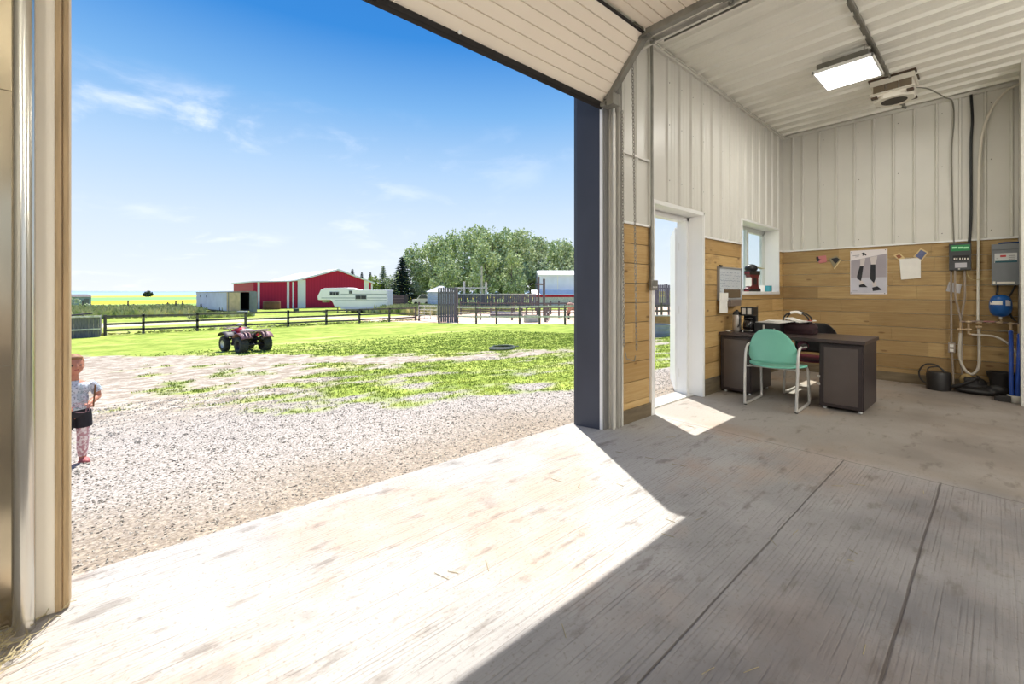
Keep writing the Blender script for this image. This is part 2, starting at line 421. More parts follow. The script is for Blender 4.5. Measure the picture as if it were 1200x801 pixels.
# lane behind the fence, stubble, crops, painted far haze
ln = q.math('MULTIPLY', q.step(Y, 43.5, 45), q.step(Y, 51, 49)); ln = q.math('MULTIPLY', ln, q.step(X, 19, 15))
col = q.mix(q.math('MULTIPLY', ln, .8), col, (224, 212, 176))
wob = q.math('ADD', Y, q.math('MULTIPLY', q.noise(.02, 3), 26))
def band(c, a, b, cc, s=6): return q.mix(q.math('MULTIPLY', q.step(wob, a-s, a+s), q.step(wob, b+s, b-s)), c, cc)
field = q.step(Y, 72, 80)
crop_haze = q.mix(q.step(q.noise(.15, 4), .4, .6), (126, 154, 80), (154, 178, 98))
crop_haze = band(crop_haze, 140, 196, (226, 204, 54)); crop_haze = band(crop_haze, 196, 310, (122, 162, 104), 5)
crop_haze = band(crop_haze, 310, 440, (222, 204, 70), 10); crop_haze = band(crop_haze, 440, 9000, (140, 162, 166), 40)  # farthest band is distance haze painted into the ground colour
col = q.mix(field, col, crop_haze)
q.bump(q.noise(40, 4), .35, .02)
YARD = q.out(col, .9, .15)
gm = struct('ground', g, YARD, smooth='all')
a_ = gm.data.attributes.new('cover', 'FLOAT', 'POINT'); a_.data.foreach_set('value', cv)

# far hills on the horizon
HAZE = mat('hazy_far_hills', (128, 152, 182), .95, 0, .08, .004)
m = M(); n_ = 90
for k in range(n_+1):
    a = -.9+3.0*k/n_; dd = 2600+300*math.sin(k*.7)
    x, y = dd*math.sin(a), dd*math.cos(a); h = 8+5*fb(k*.35, 2.2)*2+2*math.sin(k*.13)
    m.v += [(x, y, -3), (x*1.06, y*1.06, h), (x*1.4, y*1.4, h*.6)]
for k in range(n_):
    for r in range(2): m.f.append((3*k+r, 3*k+3+r, 3*k+4+r, 3*k+1+r)); m.mi.append(0)
struct('hills', m, HAZE, smooth='all')

# ---- front wall
def rib_x(m, x, z0, z1, y=YF, w=.05, h=.022):
    "small trapezoid rib on a wall facing -Y"
    m.prism([(x-w/2, y), (x-w*.22, y-h), (x+w*.22, y-h), (x+w/2, y)], z0, z1)
def rib_xs(m, y, z0, z1, x=XS, w=.05, h=.022):
    m.prism([(x, y-w/2), (x, y+w/2), (x-h, y+w*.22), (x-h, y-w*.22)], z0, z1)
m = M(); B = .02
# solid body of the wall (core) with its openings
def cores(m, segs, y0, y1):
    for x0, x1, z0, z1 in segs: m.box((x0, y0, z0), (x1, y1, z1))
segs = [(OD[1], PD[0], 0, CZ), (PD[0], PD[1], PD[2], CZ), (PD[1], WD[0], 0, CZ), (WD[0], WD[1], WD[3], CZ), (WD[0], WD[1], 0, WD[2]), (WD[1], XS+.25, 0, CZ)]
cores(m, segs, YF+.02, YO)
m.box((OD[0]-.02, YF+.02, OD[2]), (OD[1], 2.50, CZ)); m.box((-4.2, 2.47, -.06), (-.24, 2.62, CZ))
m.box((OD[0]-.04, 2.47, OD[2]), (-.2, 2.5, CZ))
struct('wall_front', m, mat('outer_sheathing', (120, 118, 116), .7))
m = M()
def sheet(x0, x1, z0, z1): m.box((x0, YF, z0), (x1, YF+.019, z1))
sheet(3.40, PD[0]-.035, TRIMZ, CZ); sheet(PD[0]-.035, PD[1]+.02, PD[2]+.02, CZ); sheet(PD[1]+.02, WD[0], TRIMZ, CZ); sheet(WD[0], WD[1]+.0, WD[3], CZ); sheet(WD[1], XS, TRIMZ, CZ)
sheet(-.2, 3.40, 3.36, CZ)
x = 3.46; k = 0
xs_r = [3.45, 3.66, 3.90]+[4.26+.2667*i for i in range(15)]
for x in xs_r:
    z0 = TRIMZ+.02
    if PD[0]-.05 < x < PD[1]+.04: z0 = PD[2]+.045
    if WD[0] < x < WD[1]: z0 = WD[3]+.02
    if x > XS-.04: continue
    rib_x(m, x, z0, CZ-.05)
    for dx in (.09, .17):                                     # low stiffening pleats between the ribs
        if x+dx < XS-.03 and not (x < 4): 
            zz = z0
            if WD[0]-.03 < x+dx < WD[1]+.03: zz = WD[3]+.02
            if PD[0]-.05 < x+dx < PD[1]+.05: zz = PD[2]+.045
            m.prism([(x+dx-.012, YF), (x+dx, YF-.004), (x+dx+.012, YF)], zz, CZ-.05)
m.use(1)
for x in xs_r[3:]:
    for z in (2.45, 3.05, 3.5):
        if x < XS-.1: m.lathe([(.006, -.004), (.006, 0)], (x+.05, YF-.002, z), 6, axis='y')
struct('wall_front_steel', m, [STEEL, SCREW])
# pine boards below the steel (one board per course, thin open joints)
def boards(m, a, b, z0, z1, axis, plane, skip=None, per=.191, seam=.006):
    z = z0; r = 0
    rr = random.Random(int(a*100)+3)
    while z < z1-.01:
        zt = min(z+per, z1); cuts = [a]
        c = a+rr.uniform(.6, 2.6)
        while c < b-.2: cuts.append(c); c += rr.uniform(1.6, 3.2)
        cuts.append(b)
        for u, v in zip(cuts, cuts[1:]):
            if axis == 'x': m.box((u+.0008, plane, z+seam/2), (v-.0008, plane+.018, zt-seam/2))
            else: m.box((plane, u+.0008, z+seam/2), (plane+.018, v-.0008, zt-seam/2))
        z = zt; r += 1
m = M()
boards(m, 3.415, PD[0]-.06, .0, TRIMZ, 'x', YF+.001)
boards(m, PD[1]+.02, WD[0]-.0, .19, TRIMZ, 'x', YF+.001)
boards(m, WD[0], WD[1], .19, WD[2]-.03, 'x', YF+.001); boards(m, WD[1], XS-.02, .19, TRIMZ, 'x', YF+.001)
struct('wall_front_boards', m, WOODF)
m = M(); m.box((3.41, YF-.02, .0), (PD[0]-.06, YF+.0, .13)); m.box((PD[1]+.02, YF-.012, 0), (XS-.02, YF+.0, .185)); struct('baseboard_front', m, WOODT, bevel=.004)
# trims: wood cap, door casing, window casing
m = M(); m.box((3.41, YF-.022, TRIMZ-.01), (PD[0]-.07, YF, TRIMZ+.012)); m.box((PD[1]+.02, YF-.022, TRIMZ-.01), (WD[0]-.01, YF, TRIMZ+.012)); m.box((WD[1]+.01, YF-.022, TRIMZ-.01), (XS, YF, TRIMZ+.012))
struct('trim_1', m, TRIMW, bevel=.002)
m = M(); m.box((3.40, YF-.03, CZ-.055), (XS, YF, CZ-.01)); m.box((3.40, YF-.045, CZ-.03), (XS, YF-.0, CZ-.018)); struct('trim_2', m, STEEL)
m = M()   # walk door casing and reveal liners
x0, x1, zt = PD
m.box((x0-.06, YF-.025, 0), (x0, YF+.02, zt+.02)); m.box((x0-.002, YF-.017, 0), (x0+.012, YO+.015, zt-.002)); m.box((x1-.012, YF-.012, 0), (x1, YO+.02, zt)); m.box((x0, YF-.018, zt-.012), (x1, YO+.02, zt+.018))
m.box((x1, YF-.02, 0), (x1+.025, YF+.02, zt+.03)); m.box((x0-.06, YF-.02, zt), (x1+.025, YF+.02, zt+.03))
struct('trim_3', m, TRIMW, bevel=.002)
m = M()   # door frame with stop
m.box((x0+.012, 2.50, 0), (x0+.055, 2.63, zt-.012)); m.box((x1-.055, 2.50, 0), (x1-.012, 2.63, zt-.012)); m.box((x0+.012, 2.50, zt-.06), (x1-.012, 2.63, zt-.012))
m.box((x0+.055, 2.50, 0), (x0+.067, 2.56, zt-.06)); m.box((x1-.067, 2.50, 0), (x1-.055, 2.56, zt-.06)); m.box((x0+.055, 2.50, zt-.072), (x1-.055, 2.56, zt-.06))
struct('door_1_frame', m, TRIMW, bevel=.002)
m = M(); m.box((x0, 2.44, -.02), (x1, 2.64, .012)); struct('door_1_threshold', m, GALV, bevel=.003)
# the open door leaf, swung outwards on its right-hand hinges
hx, hy = x1-.05, 2.635; ang = math.atan2(.53, .85)
leaf = thing('door_2', (hx, hy, .01), 'white steel walk door swung open outwards beside the doorway', 'door', rz=ang)
m = M(); m.box((.006, -.022, 0), (.90, .022, 2.04)); m.box((.10, -.026, .95), (.80, -.022, 1.9)); m.box((.10, -.026, .2), (.80, -.022, .8)); part('panel', m, TRIMW, leaf, bevel=.003)
m = M(); m.lathe([(.012,-.07),(.012,-.03),(.026,-.026),(.026,-.022)], (.84,0,1.0), 14, 'y'); m.box((.74,-.075,.99),(.85,-.06,1.01)); part('handle', m, GALV, leaf)
for z in (.25, 1.02, 1.8):
    m = M(); m.lathe([(.009, z-.05), (.009, z+.05)], (-.004, -.02, 0), 10); m.box((-.03, -.026, z-.05), (.03, -.022, z+.05)); part('hinge', m, GALV, leaf)
m = M(); m.box((.80, -.05, 1.86), (.90, -.023, 1.95)); part('latch_guard', m, GALVD, leaf)
leaf['kind'] = 'structure'

# window with sliding sash and deep white reveal
m = M(); x0, x1, z0, z1 = WD
m.box((x0-.01, YF-.02, z0-.035), (x1+.01, YO+.01, z0+.006)); m.box((x0, YF-.014, z1-.010), (x1, YO+.01, z1+.018)); m.box((x0-.018, YF-.014, z0-.035), (x0+.01, YO+.01, z1+.018)); m.box((x1-.010, YF-.014, z0-.035), (x1+.018, YO+.01, z1+.018))
struct('trim_4', m, TRIMW, bevel=.002)
m = M(); fy0, fy1 = 2.53, 2.58
m.box((x0, fy0, z0), (x0+.05, fy1, z1)); m.box((x1-.05, fy0, z0), (x1, fy1, z1)); m.box((x0, fy0, z0), (x1, fy1, z0+.05)); m.box((x0, fy0, z1-.05), (x1, fy1, z1)); m.box((6.99, fy0, z0+.05), (7.05, fy1, z1-.05))
m.box((7.05, fy0+.01, z0+.05), (7.08, fy1, z1-.05)); m.box((x1-.09, fy0+.01, z0+.05), (x1-.05, fy1, z1-.05)); m.box((7.05, fy0+.01, z0+.05), (x1-.05, fy1, z0+.085)); m.box((7.05, fy0+.01, z1-.085), (x1-.05, fy1, z1-.05))
struct('window_1', m, mat('window_vinyl', (206, 210, 204), .4), bevel=.002)
gq = bpy.data.materials.new('window_glass'); gq.use_nodes = True; t = gq.node_tree; t.nodes.clear()
o_ = t.nodes.new('ShaderNodeOutputMaterial'); mxs = t.nodes.new('ShaderNodeMixShader'); tr = t.nodes.new('ShaderNodeBsdfTransparent'); gl = t.nodes.new('ShaderNodeBsdfGlossy'); gl.inputs['Roughness'].default_value = .02
mxs.inputs[0].default_value = .05; tr.inputs[0].default_value = (.93,.96,.95,1)
t.links.new(tr.outputs[0], mxs.inputs[1]); t.links.new(gl.outputs[0], mxs.inputs[2]); t.links.new(mxs.outputs[0], o_.inputs[0]); GLASS = gq
m = M(); m.box((x0+.05, 2.553, z0+.05), (6.99, 2.557, z1-.05)); m.box((7.08, 2.563, z0+.085), (x1-.09, 2.567, z1-.085)); struct('window_1_panes', m, GLASS)

# ---- side wall (x = 8), steel over boards
m = M(); m.box((XS, -8.2, 0), (XS+.2, YF+.02, CZ)); 
struct('wall_right', m, STEEL)
m = M(); m.box((XS-.018, -.16, TRIMZ), (XS, YF, CZ-.0)); y = 2.06; k = 0
ribs_y = [2.20, 2.06]+[1.837-.216*i for i in range(10)]
for y in ribs_y:
    if y > -.13: rib_xs(m, y, TRIMZ+.02, CZ-.05, XS-.018, .034, .02)
m.use(1)
for y in ribs_y[2::2]:
    for z in (2.02, 2.9, 3.6): m.lathe([(.006, -.004), (.006, 0)], (XS-.02, y-.05, z), 6, axis='x')
struct('wall_right_steel', m, [STEEL, SCREW])
m = M(); boards(m, -.155, YF-.002, .0, TRIMZ, 'y', XS-.02); struct('wall_right_boards', m, WOODS)
m = M(); m.box((XS-.035, -.155, 0), (XS-.02, YF-.02, .13)); struct('baseboard_right', m, WOODT, bevel=.004)
m = M(); m.box((XS-.042, -.16, TRIMZ-.01), (XS-.018, YF-.022, TRIMZ+.012)); struct('trim_5', m, TRIMW, bevel=.002)
m = M(); m.box((XS-.05, -.16, CZ-.055), (XS-.018, YF-.03, CZ-.01)); struct('trim_6', m, STEEL)
m = M(); m.box((7.27, -.30, 0), (XS-.0, -.162, CZ)); struct('wall_partition', m, STEEL, bevel=.006)
# rear and left walls; wide unseen rear opening, added to let sky light in
m = M(); m.box((-4.2, -8.2, 0), (-4.0, 2.62, CZ)); struct('wall_left', m, STEEL)
m = M(); m.box((-4.2, -8.2, 0), (-2.5, -8.0, CZ)); m.box((5.5, -8.2, 0), (8.2, -8.0, CZ)); m.box((-2.5, -8.2, 3.3), (5.5, -8.0, CZ)); struct('wall_rear', m, STEEL)

# ---- ceiling: ribbed sheets running away from the front wall, lap seam at y=.85
m = M(); m.box((-4.2, -8.2, CZ), (8.25, YO, CZ+.25))
x = -3.9
while x < XS-.02:
    for y0, y1, h in ((.87, YF-.03, .032), (-8, .83, .032)):
        if x > 3.3 or y1 < 1: m.prism([(x-.03, CZ+.001), (x-.012, CZ-h), (x+.012, CZ-h), (x+.03, CZ+.001)], y0, y1, axis='y')
    for dx in (.09, .17): m.prism([(x+dx-.012, CZ+.001), (x+dx, CZ-.004), (x+dx+.012, CZ+.001)], -8, YF-.03, axis='y')
    x += .2667
struct('ceiling', m, STEELC)
m = M(); m.box((3.35, .835, CZ-.035), (XS-.02, .85, CZ-.0)); m.box((3.35, .85, CZ-.012), (XS-.02, .885, CZ)); struct('trim_7', m, GALVD)

# ---- right jamb of the overhead door
m = M(); m.prism([(3.115, 2.62), (3.178, 2.40), (3.30, 2.40), (3.30, 2.66), (3.12, 2.66)], -.06, 3.36); struct('trim_8', m, CHAR, bevel=.004)
m = M(); m.box((3.172, 2.37, 0), (3.20, 2.40, 3.36)); struct('trim_9', m, TRIMW, bevel=.002)
m = M(); m.box((3.20, 2.385, 0), (3.42, 2.42, 3.36)); m.box((3.285, 2.36, 0), (3.30, 2.39, 3.36)); struct('trim_10', m, CREAMP, bevel=.002)
# steel angle, pipe and cover at the wall segment between the doors
m = M(); m.box((3.395, YF-.03, 0), (3.415, YF+.03, CZ-.3)); m.box((3.70+.175, YF-.03, TRIMZ), (3.70+.19, YF, CZ)); struct('trim_11', m, STEEL, bevel=.002)

# ---- left jamb
m = M(); m.box((-.238, 2.425, -.0), (-.220, 2.51, CZ)); m.box((-.217, 2.435, -.0), (-.201, 2.50, CZ)); m.box((-.24, 2.44, 0), (-.2, 2.51, CZ)); struct('trim_12', m, JAMB, bevel=.002)
m = M(); m.box((-.345, 2.43, 0), (-.238, 2.45, CZ)); struct('trim_13', m, CREAMP, bevel=.002)
m = M(); m.box((-.80, 2.435, 0), (-.335, 2.455, CZ)); m.box((-.80, 2.43, .96), (-.338, 2.437, .975)); m.box((-.80, 2.43, 2.0), (-.338, 2.437, 2.012))
struct('trim_14', m, SHINY)
m = M(); m.tube([(-.312, 2.375, .0), (-.312, 2.375, CZ)], .030, 20)
solo('door_track_post', m, mat('bright_galvanised_tube', (206, 202, 192), .2, .9, .08, 5, stretch=(1,1,.1)), (-.312, 2.375, 0), 'round bright galvanised post at the left edge of the doorway', 'post', world=True, smooth=True)
# ================================================================ OVERHEAD DOOR AND ITS TRACKS
P0 = Vector((0, 2.30, 2.92)); P1 = Vector((0, 1.90, 3.36)); dv = (P1-P0).normalized(); nv = Vector((0, -dv.z, dv.y))   # nv: inward face
X0, X1 = -.34, 3.10
od = thing('overhead_door', (1.4, 2.3, 2.92), 'cream sectional overhead door rolled up at the top of the big doorway', 'garage door')
def section(a, b, mm):
    "one ribbed door section between two points of the Y-Z plane"
    d = (b-a); ln = d.length; d.normalize(); nn = Vector((0, -d.z, d.y))
    prof = [(0, 0)]; k = 7
    for i in range(k):
        s0, s1 = ln*i/k, ln*(i+1)/k
        prof += [(s0+.006, 0), (s0+.010, .0), (s1-.012, .0), (s1-.008, -.007), (s1-.002, -.007)]
    prof += [(ln, 0), (ln, -.045), (0, -.045)]
    pts = [a+d*u-nn*(-v) for u, v in prof]
    mm.prism([(p.y, p.z) for p in pts], X0, X1, axis='x')
q0 = P1+Vector((0, -.03, .012))
m = M()
# note: the ribbed face is the one seen from indoors (below)
def section2(a, b, mm):
    d = (b-a); ln = d.length; d.normalize(); out = Vector((0, d.z, -d.y))
    if out.dot(Vector((0,-1,-1))) < 0: out = -out
    pr = []; k = 7; pr.append((0, 0))
    for i in range(k):
        s0, s1 = ln*i/k, ln*(i+1)/k
        pr += [(s0+.004, .0), (s1-.010, .0), (s1-.007, -.008), (s1-.003, -.008), (s1-.001, 0)]
    pr += [(ln, 0), (ln, -.045), (0, -.045)]
    mm.prism([((a+d*u+out*v).y, (a+d*u+out*v).z) for u, v in pr], X0, X1, axis='x')
section2(P0, P1, m); part('door_section', m, DOORP, od, world=True)
for i in range(3):
    m = M(); a = Vector((0, 1.885-.62*i, 3.375)); section2(a, a+Vector((0, -.608, 0)), m); part('door_section', m, DOORP, od, world=True)
m = M(); b0 = P0-dv*.055
m.prism([((P0+nv*s+dv*t).y, (P0+nv*s+dv*t).z) for s, t in ((-.052, 0), (.012, 0), (.012, -.03), (-.052, -.03))], X0, X1+.02, axis='x')
m.prism([((P0+nv*s+dv*t).y, (P0+nv*s+dv*t).z) for s, t in ((-.040, -.03), (.003, -.03), (-.005, -.062), (-.032, -.062))], X0, X1+.02, axis='x')
part('bottom_seal', m, BLACKR, od, world=True, label='black rubber seal')
m = M(); m.beam((X0, P1.y-.0, P1.z-.006), (X1, P1.y-.0, P1.z-.006), .02, .012); part('section_joint', m, BLACKR, od, world=True)
def stile(a, b, name='end_stile'):
    m = M(); d = (b-a).normalized(); m.beam((X1+.012, a.y, a.z), (X1+.012, b.y, b.z), .055, .07, up=(0, 1, 0) if abs(d.y) < .5 else (0, 0, 1)); part(name, m, GALVD, od, world=True)
stile(P0-dv*.02, P1); stile(Vector((0, 1.88, 3.36)), Vector((0, 1.27, 3.36))); stile(Vector((0, 1.26, 3.36)), Vector((0, .65, 3.36)))
def hinge_roller(y, z, s=1):
    m = M(); m.box((X1-.03, y-.05, z-.045), (X1+.035, y+.05, z-.03)); m.tube([(X1-.02, y, z-.02), (X1+.13, y, z-.02)], .009, 8)
    m.lathe([(.02, -.012), (.026, -.006), (.026, .006), (.02, .012)], (X1+.13, y, z-.02), 14, axis='x'); m.box((X1-.01, y-.03, z-.06), (X1+.03, y+.02, z-.02))
    part('hinge_roller', m, GALVD, od, world=True, smooth=True)
hinge_roller(1.90, 3.36); hinge_roller(1.27, 3.36); hinge_roller(2.27, 2.98)
m = M(); bb = P0+dv*.06; m.beam((X1-.04, bb.y-.05, bb.z-.05), (X1+.06, bb.y-.05, bb.z-.05), .07, .10); m.beam((X1-.05, P0.y-.02, P0.z-.03), (X1+.07, P0.y-.02, P0.z-.03), .05, .03)
m.lathe([(.03, -.02), (.036, 0), (.03, .02)], (X1+.06, P0.y-.03, P0.z+.01), 14, axis='x'); part('bottom_bracket', m, GALVD, od, world=True, bevel=.003)
m = M(); m.lathe([(.012,-.006),(.012,.006)], (1.55, P0.y-.03, P0.z-.012), 10, 'y'); part('plug', m, TRIMW, od, world=True)

def track_curve(x, yv, zbend, r, zend, yend):
    pts = [(x, yv, 0.0)]; pts += [(x, yv, zbend*i/6) for i in range(1, 7)]
    for i in range(1, 11):
        a = PI/2*i/10; pts.append((x, yv-r+r*math.cos(a), zbend+r*math.sin(a)))
    pts.append((x, yend, zbend+r)); return pts
tr_ = thing('door_track', (3.27, 2.33, 0), 'galvanised roller track rising on the right jamb and curving under the ceiling', 'door track')
pts = track_curve(3.27, 2.33, 2.96, .40, 3.36, -1.5)
def channel(m, pts, w=.05, t=.004, lip=.022):
    "C-shaped rolled channel following a path in the Y-Z plane"
    P = [Vector(p) for p in pts]; rows = []
    for i, p in enumerate(P):
        d = (P[min(i+1, len(P)-1)]-P[max(i-1, 0)]).normalized(); nn = Vector((0, -d.z, d.y))
        sec = [(-lip, -w/2), (-lip, -w/2+t), (0, -w/2+t), (0, w/2-t), (-lip, w/2-t), (-lip, w/2), (t, w/2), (t, -w/2)]
        rows.append([p+Vector((a, 0, 0))+nn*b for a, b in sec])
    k = 8; vs = [v for r in rows for v in r]
    fs = [(i*k+j, i*k+(j+1) % k, (i+1)*k+(j+1) % k, (i+1)*k+j) for i in range(len(rows)-1) for j in range(k)]
    m.add(vs, fs)
m = M(); channel(m, pts); part('track', m, GALV, tr_, world=True)
m = M(); channel(m, [(3.315, 2.345, 0), (3.315, 2.345, 2.9)], .04, .004, .03); m.box((3.34, 2.30, 0), (3.345, 2.385, 3.2)); part('track_angle', m, GALV, tr_, world=True)
m = M(); m.beam((3.30, 1.85, 3.40), (3.30, -1.5, 3.40), .05, .006); m.beam((3.325, 1.85, 3.375), (3.325, -1.5, 3.375), .005, .05); part('track_brace', m, GALVD, tr_, world=True)
for z in (.3, 1.0, 1.7, 2.4): m = M(); m.box((3.272, 2.335, z-.02), (3.33, 2.385, z+.02)); part('bracket', m, GALVD, tr_, world=True)
m = M(); m.box((3.29, .95, 3.36), (3.32, .98, CZ-.02)); part('hanger', m, GALVD, tr_, world=True)
# torsion shaft and drum near the header
sh = thing('torsion_shaft', (3.3, 2.18, 3.62), 'dark torsion shaft with drum above the curved door track', 'shaft')
m = M(); m.tube([(1.2, 2.18, 3.62), (3.56, 2.18, 3.62)], .014, 10); part('shaft', m, GALVD, sh, world=True, smooth=True)
m = M(); m.lathe([(.06, 0), (.065, .01), (.05, .02), (.05, .06), (.07, .07), (.07, .08)], (3.36, 2.18, 3.62), 18, axis='x'); part('drum', m, GALVD, sh, world=True, smooth=True)
m = M(); m.box((3.46, 2.14, 3.56), (3.466, 2.34, 3.68)); part('bracket', m, GALVD, sh, world=True)
# hand chain
def chain_pts(p, q, step=.028):
    n_ = int((Vector(q)-Vector(p)).length/step); return [Vector(p).lerp(Vector(q), i/n_) for i in range(n_+1)]
CHAIN = mat('chain_steel', (150, 146, 138), .35, .8, .2, 30)
ct = onY(738, 40, 2.24); 
def hand_chain(xa, ya, za, xb, yb, zb, name, label):
    m = M(); P = chain_pts((xa, ya, za), (xb, yb, zb))
    for i, p in enumerate(P[:-1]):
        c = (p+P[i+1])/2; ring = []
        for k in range(8):
            a = 2*PI*k/8; u = 0.010*math.cos(a); v = .019*math.sin(a)
            ring.append(c+(Vector((u, 0, v)) if i % 2 else Vector((0, u, v))))
        m.tube(ring, 0.0036, 4, close=True)
    return m
pa, pb = onY(741, 60, 2.25), onY(746, 410, 2.25); pc, pd = onY(729, 130, 2.28), onY(731, 405, 2.28)
hc = thing('hand_chain', (pb.x, pb.y, pb.z), 'long steel pull chain hanging beside the overhead door track', 'chain')
part('chain_run', hand_chain(pa.x, pa.y, pa.z+.02, pb.x, pb.y, pb.z, '', ''), CHAIN, hc, world=True)
part('chain_run', hand_chain(pc.x, pc.y, pc.z, pd.x, pd.y, pd.z, '', ''), CHAIN, hc, world=True)
m = M(); lp = [Vector((pd.x, pd.y, pd.z)), Vector((pd.x+.03, 2.27, pd.z-.12)), Vector((pb.x-.02, 2.26, pb.z-.10)), Vector((pb.x, pb.y, pb.z))]
m.tube([lp[0].lerp(lp[1], .5), lp[1], lp[2], lp[2].lerp(lp[3], .5)], .005, 6); part('chain_loop', m, CHAIN, hc, world=True)
# gusset of ribbed steel above the boards between track and doorway + rail line
m = M(); a = onY(728, 178); m.box((3.41, YF-.03, a.z-.012), (3.87, YF, a.z+.012)); struct('trim_15', m, STEEL)
# lock box and pipe on the casing
m = M(); c1 = onY(755, 329, 2.30); m.box((3.86, 2.285, 1.27), (3.985, 2.315, 1.37)); 
lb = thing('latch_box', (3.92, 2.30, 1.27), 'small dark latch box on the white casing left of the walk door', 'latch box')
part('box', m, GALVD, lb, world=True, bevel=.004)
m = M()
for k in range(3): m.lathe([(.008, -.006), (.008, 0)], (3.89+.03*k, 2.284, 1.30), 8, axis='y')
part('button', m, TRIMW, lb, world=True)
pp = onY(761, 200, 2.31)
m = M(); m.tube([(3.905, 2.31, 1.37), (3.905, 2.31, 3.3), (3.895, 2.31, CZ-.06)], .019, 12)
solo('steel_conduit', m, GALVD, (3.905, 2.31, 1.37), 'dull grey steel conduit rising beside the walk door to the ceiling', 'conduit', world=True, smooth=True)

# ================================================================ CEILING FITTINGS
EMIT = bpy.data.materials.new('lit_diffuser'); EMIT.use_nodes = True; b = EMIT.node_tree.nodes['Principled BSDF']
b.inputs['Base Color'].default_value = (.9,.9,.9,1); b.inputs['Emission Color'].default_value = (1,.99,.95,1); b.inputs['Emission Strength'].default_value = 4.0
def panel_light(x, y, label, group=None, w=.60, d=.52, e=LAMP_E):
    t_ = thing('ceiling_light', (x, y, 3.63), label, 'ceiling light', group)
    m = M(); m.box((-w/2+.05, -d/2+.05, .035), (w/2-.05, d/2-.03, .11)); part('housing', m, GALVD, t_, bevel=.004)
    m = M()
    for a, b_ in (((-w/2, -d/2), (w/2, -d/2+.018)), ((-w/2, d/2-.018), (w/2, d/2)), ((-w/2, -d/2), (-w/2+.018, d/2)), ((w/2-.018, -d/2), (w/2, d/2))): m.box((*a, 0), (*b_, .03))
    m.box((-w/2+.01, -d/2+.01, .022), (w/2-.01, d/2-.01, .036)); part('frame', m, TRIMW, t_, bevel=.002)
    m = M(); m.box((-w/2+.018, -d/2+.018, .004), (w/2-.018, d/2-.018, .02)); part('diffuser', m, EMIT, t_)
    for sx in (-1, 1):
        for sy in (-1, 1):
            m = M(); m.tube([(sx*(w/2-.08), sy*(d/2-.08), .10), (sx*(w/2-.08), sy*(d/2-.08), .165)], .006, 6); part('hanger_rod', m, GALV, t_)
    ld = bpy.data.lights.new('panel_lamp', 'AREA'); ld.shape = 'RECTANGLE'; ld.size = w-.05; ld.size_y = d-.05; ld.energy = e; ld.color = (1.0, .97, .90)
    lo = bpy.data.objects.new('panel_lamp', ld); COL.objects.link(lo); lo.parent = t_; lo.location = (0, 0, -.006)
    return t_
panel_light(5.86, 1.09, 'lit square ceiling light panel in front of the ceiling seam', e=LAMP_E*.5)
for x, y, lb_ in ((5.86, -2.4, 'added fill light panel in the hall behind the partition wall'), (.6, -2.4, 'added fill light panel in the middle of the hall behind the camera'), (.6, -5.9, 'added fill light panel nearest to the added rear opening of the hall'), (-2.6, -2.4, 'added fill light panel along the left wall of the hall')):
    panel_light(x, y, lb_, 'added fill panels in the rear of the hall')  # unseen panels, added as fill light for the interior
FILL_GLOBE = bpy.data.materials.new('fill_globe_glow'); FILL_GLOBE.use_nodes = True; b = FILL_GLOBE.node_tree.nodes['Principled BSDF']
b.inputs['Base Color'].default_value = (.9,.9,.88,1); b.inputs['Emission Color'].default_value = (1,.97,.91,1); b.inputs['Emission Strength'].default_value = FILL_GLOBE_E
for gx, gy, lb_ in ((4.6, -1.9, 'added globe fill lamp in the hall nearest to the partition wall'), (1.9, -2.9, 'added globe fill lamp in the middle of the hall'), (-1.6, -1.6, 'added globe fill lamp near the left wall of the hall')):
    pg = thing('fill_globe_lamp', (gx, gy, 2.75), lb_, 'added fill lamp', 'added fill globes in the rear of the hall')  # unseen globes added to brighten ceiling and walls
    m = M(); m.ball((0, 0, 0), .17, 20, 12); part('globe', m, FILL_GLOBE, pg, smooth='all')
    m = M(); m.tube([(0, 0, .16), (0, 0, CZ-2.75)], .008, 8); m.lathe([(.05, .15), (.05, .19), (.02, .21)], (0, 0, 0), 14); part('stem', m, GALVD, pg)
# ceiling unit heater / cassette fan
PLA = mat('off_white_plastic', (228, 222, 208), .4)
DRK = mat('dark_grille', (52, 44, 34), .6); BRN = mat('cap_and_gap_brown', (74, 56, 40), .6)
pA = onZ(1047, 108, 3.68)
fh = thing('fan_heater', (6.86, .83, 3.585), 'square off-white ceiling fan heater beside the light panel', 'heater')
ux, uy, uw = 6.86, .83, .20
m = M(); m.box((-uw+.02, -uw+.02, .0), (uw-.02, uw-.02, .17)); m.box((-uw+.0, -uw, .135), (uw, uw, .195)); part('body', m, PLA, fh, bevel=.008)
m = M(); m.box((-uw-.012, -uw-.012, .195), (uw+.012, uw+.012, .215)); part('shaded_gap_strip', m, BRN, fh)  # dark strip stands in for the shadowed gap under the ceiling
m = M(); m.prism([(uw*.98*math.cos(a), uw*.98*math.sin(a)) for a in [PI/8+PI/4*k for k in range(8)]], -.035, .01); part('bottom_plate', m, PLA, fh, bevel=.006)
m = M(); m.lathe([(.115, -.040), (.125, -.032), (.125, -.02)], (0, 0, 0), 24); part('intake_grille', m, DRK, fh, label='round dark intake grille')
for sx, sy in ((-1,-1), (1,-1), (1,1), (-1,1)):
    m = M(); m.box((sx*uw*.80-.03, sy*uw*.80-.03, -.012), (sx*uw*.80+.03, sy*uw*.80+.03, .012)); part('corner_cap', m, BRN, fh, bevel=.004)
for k in range(3):
    m = M(); m.box((-uw-.001, -.175+.118*k, .045), (-uw+.03, -.175+.118*k+.105, .125)); part('louvre', m, mat('louvre_brown', (118, 104, 84), .6), fh)
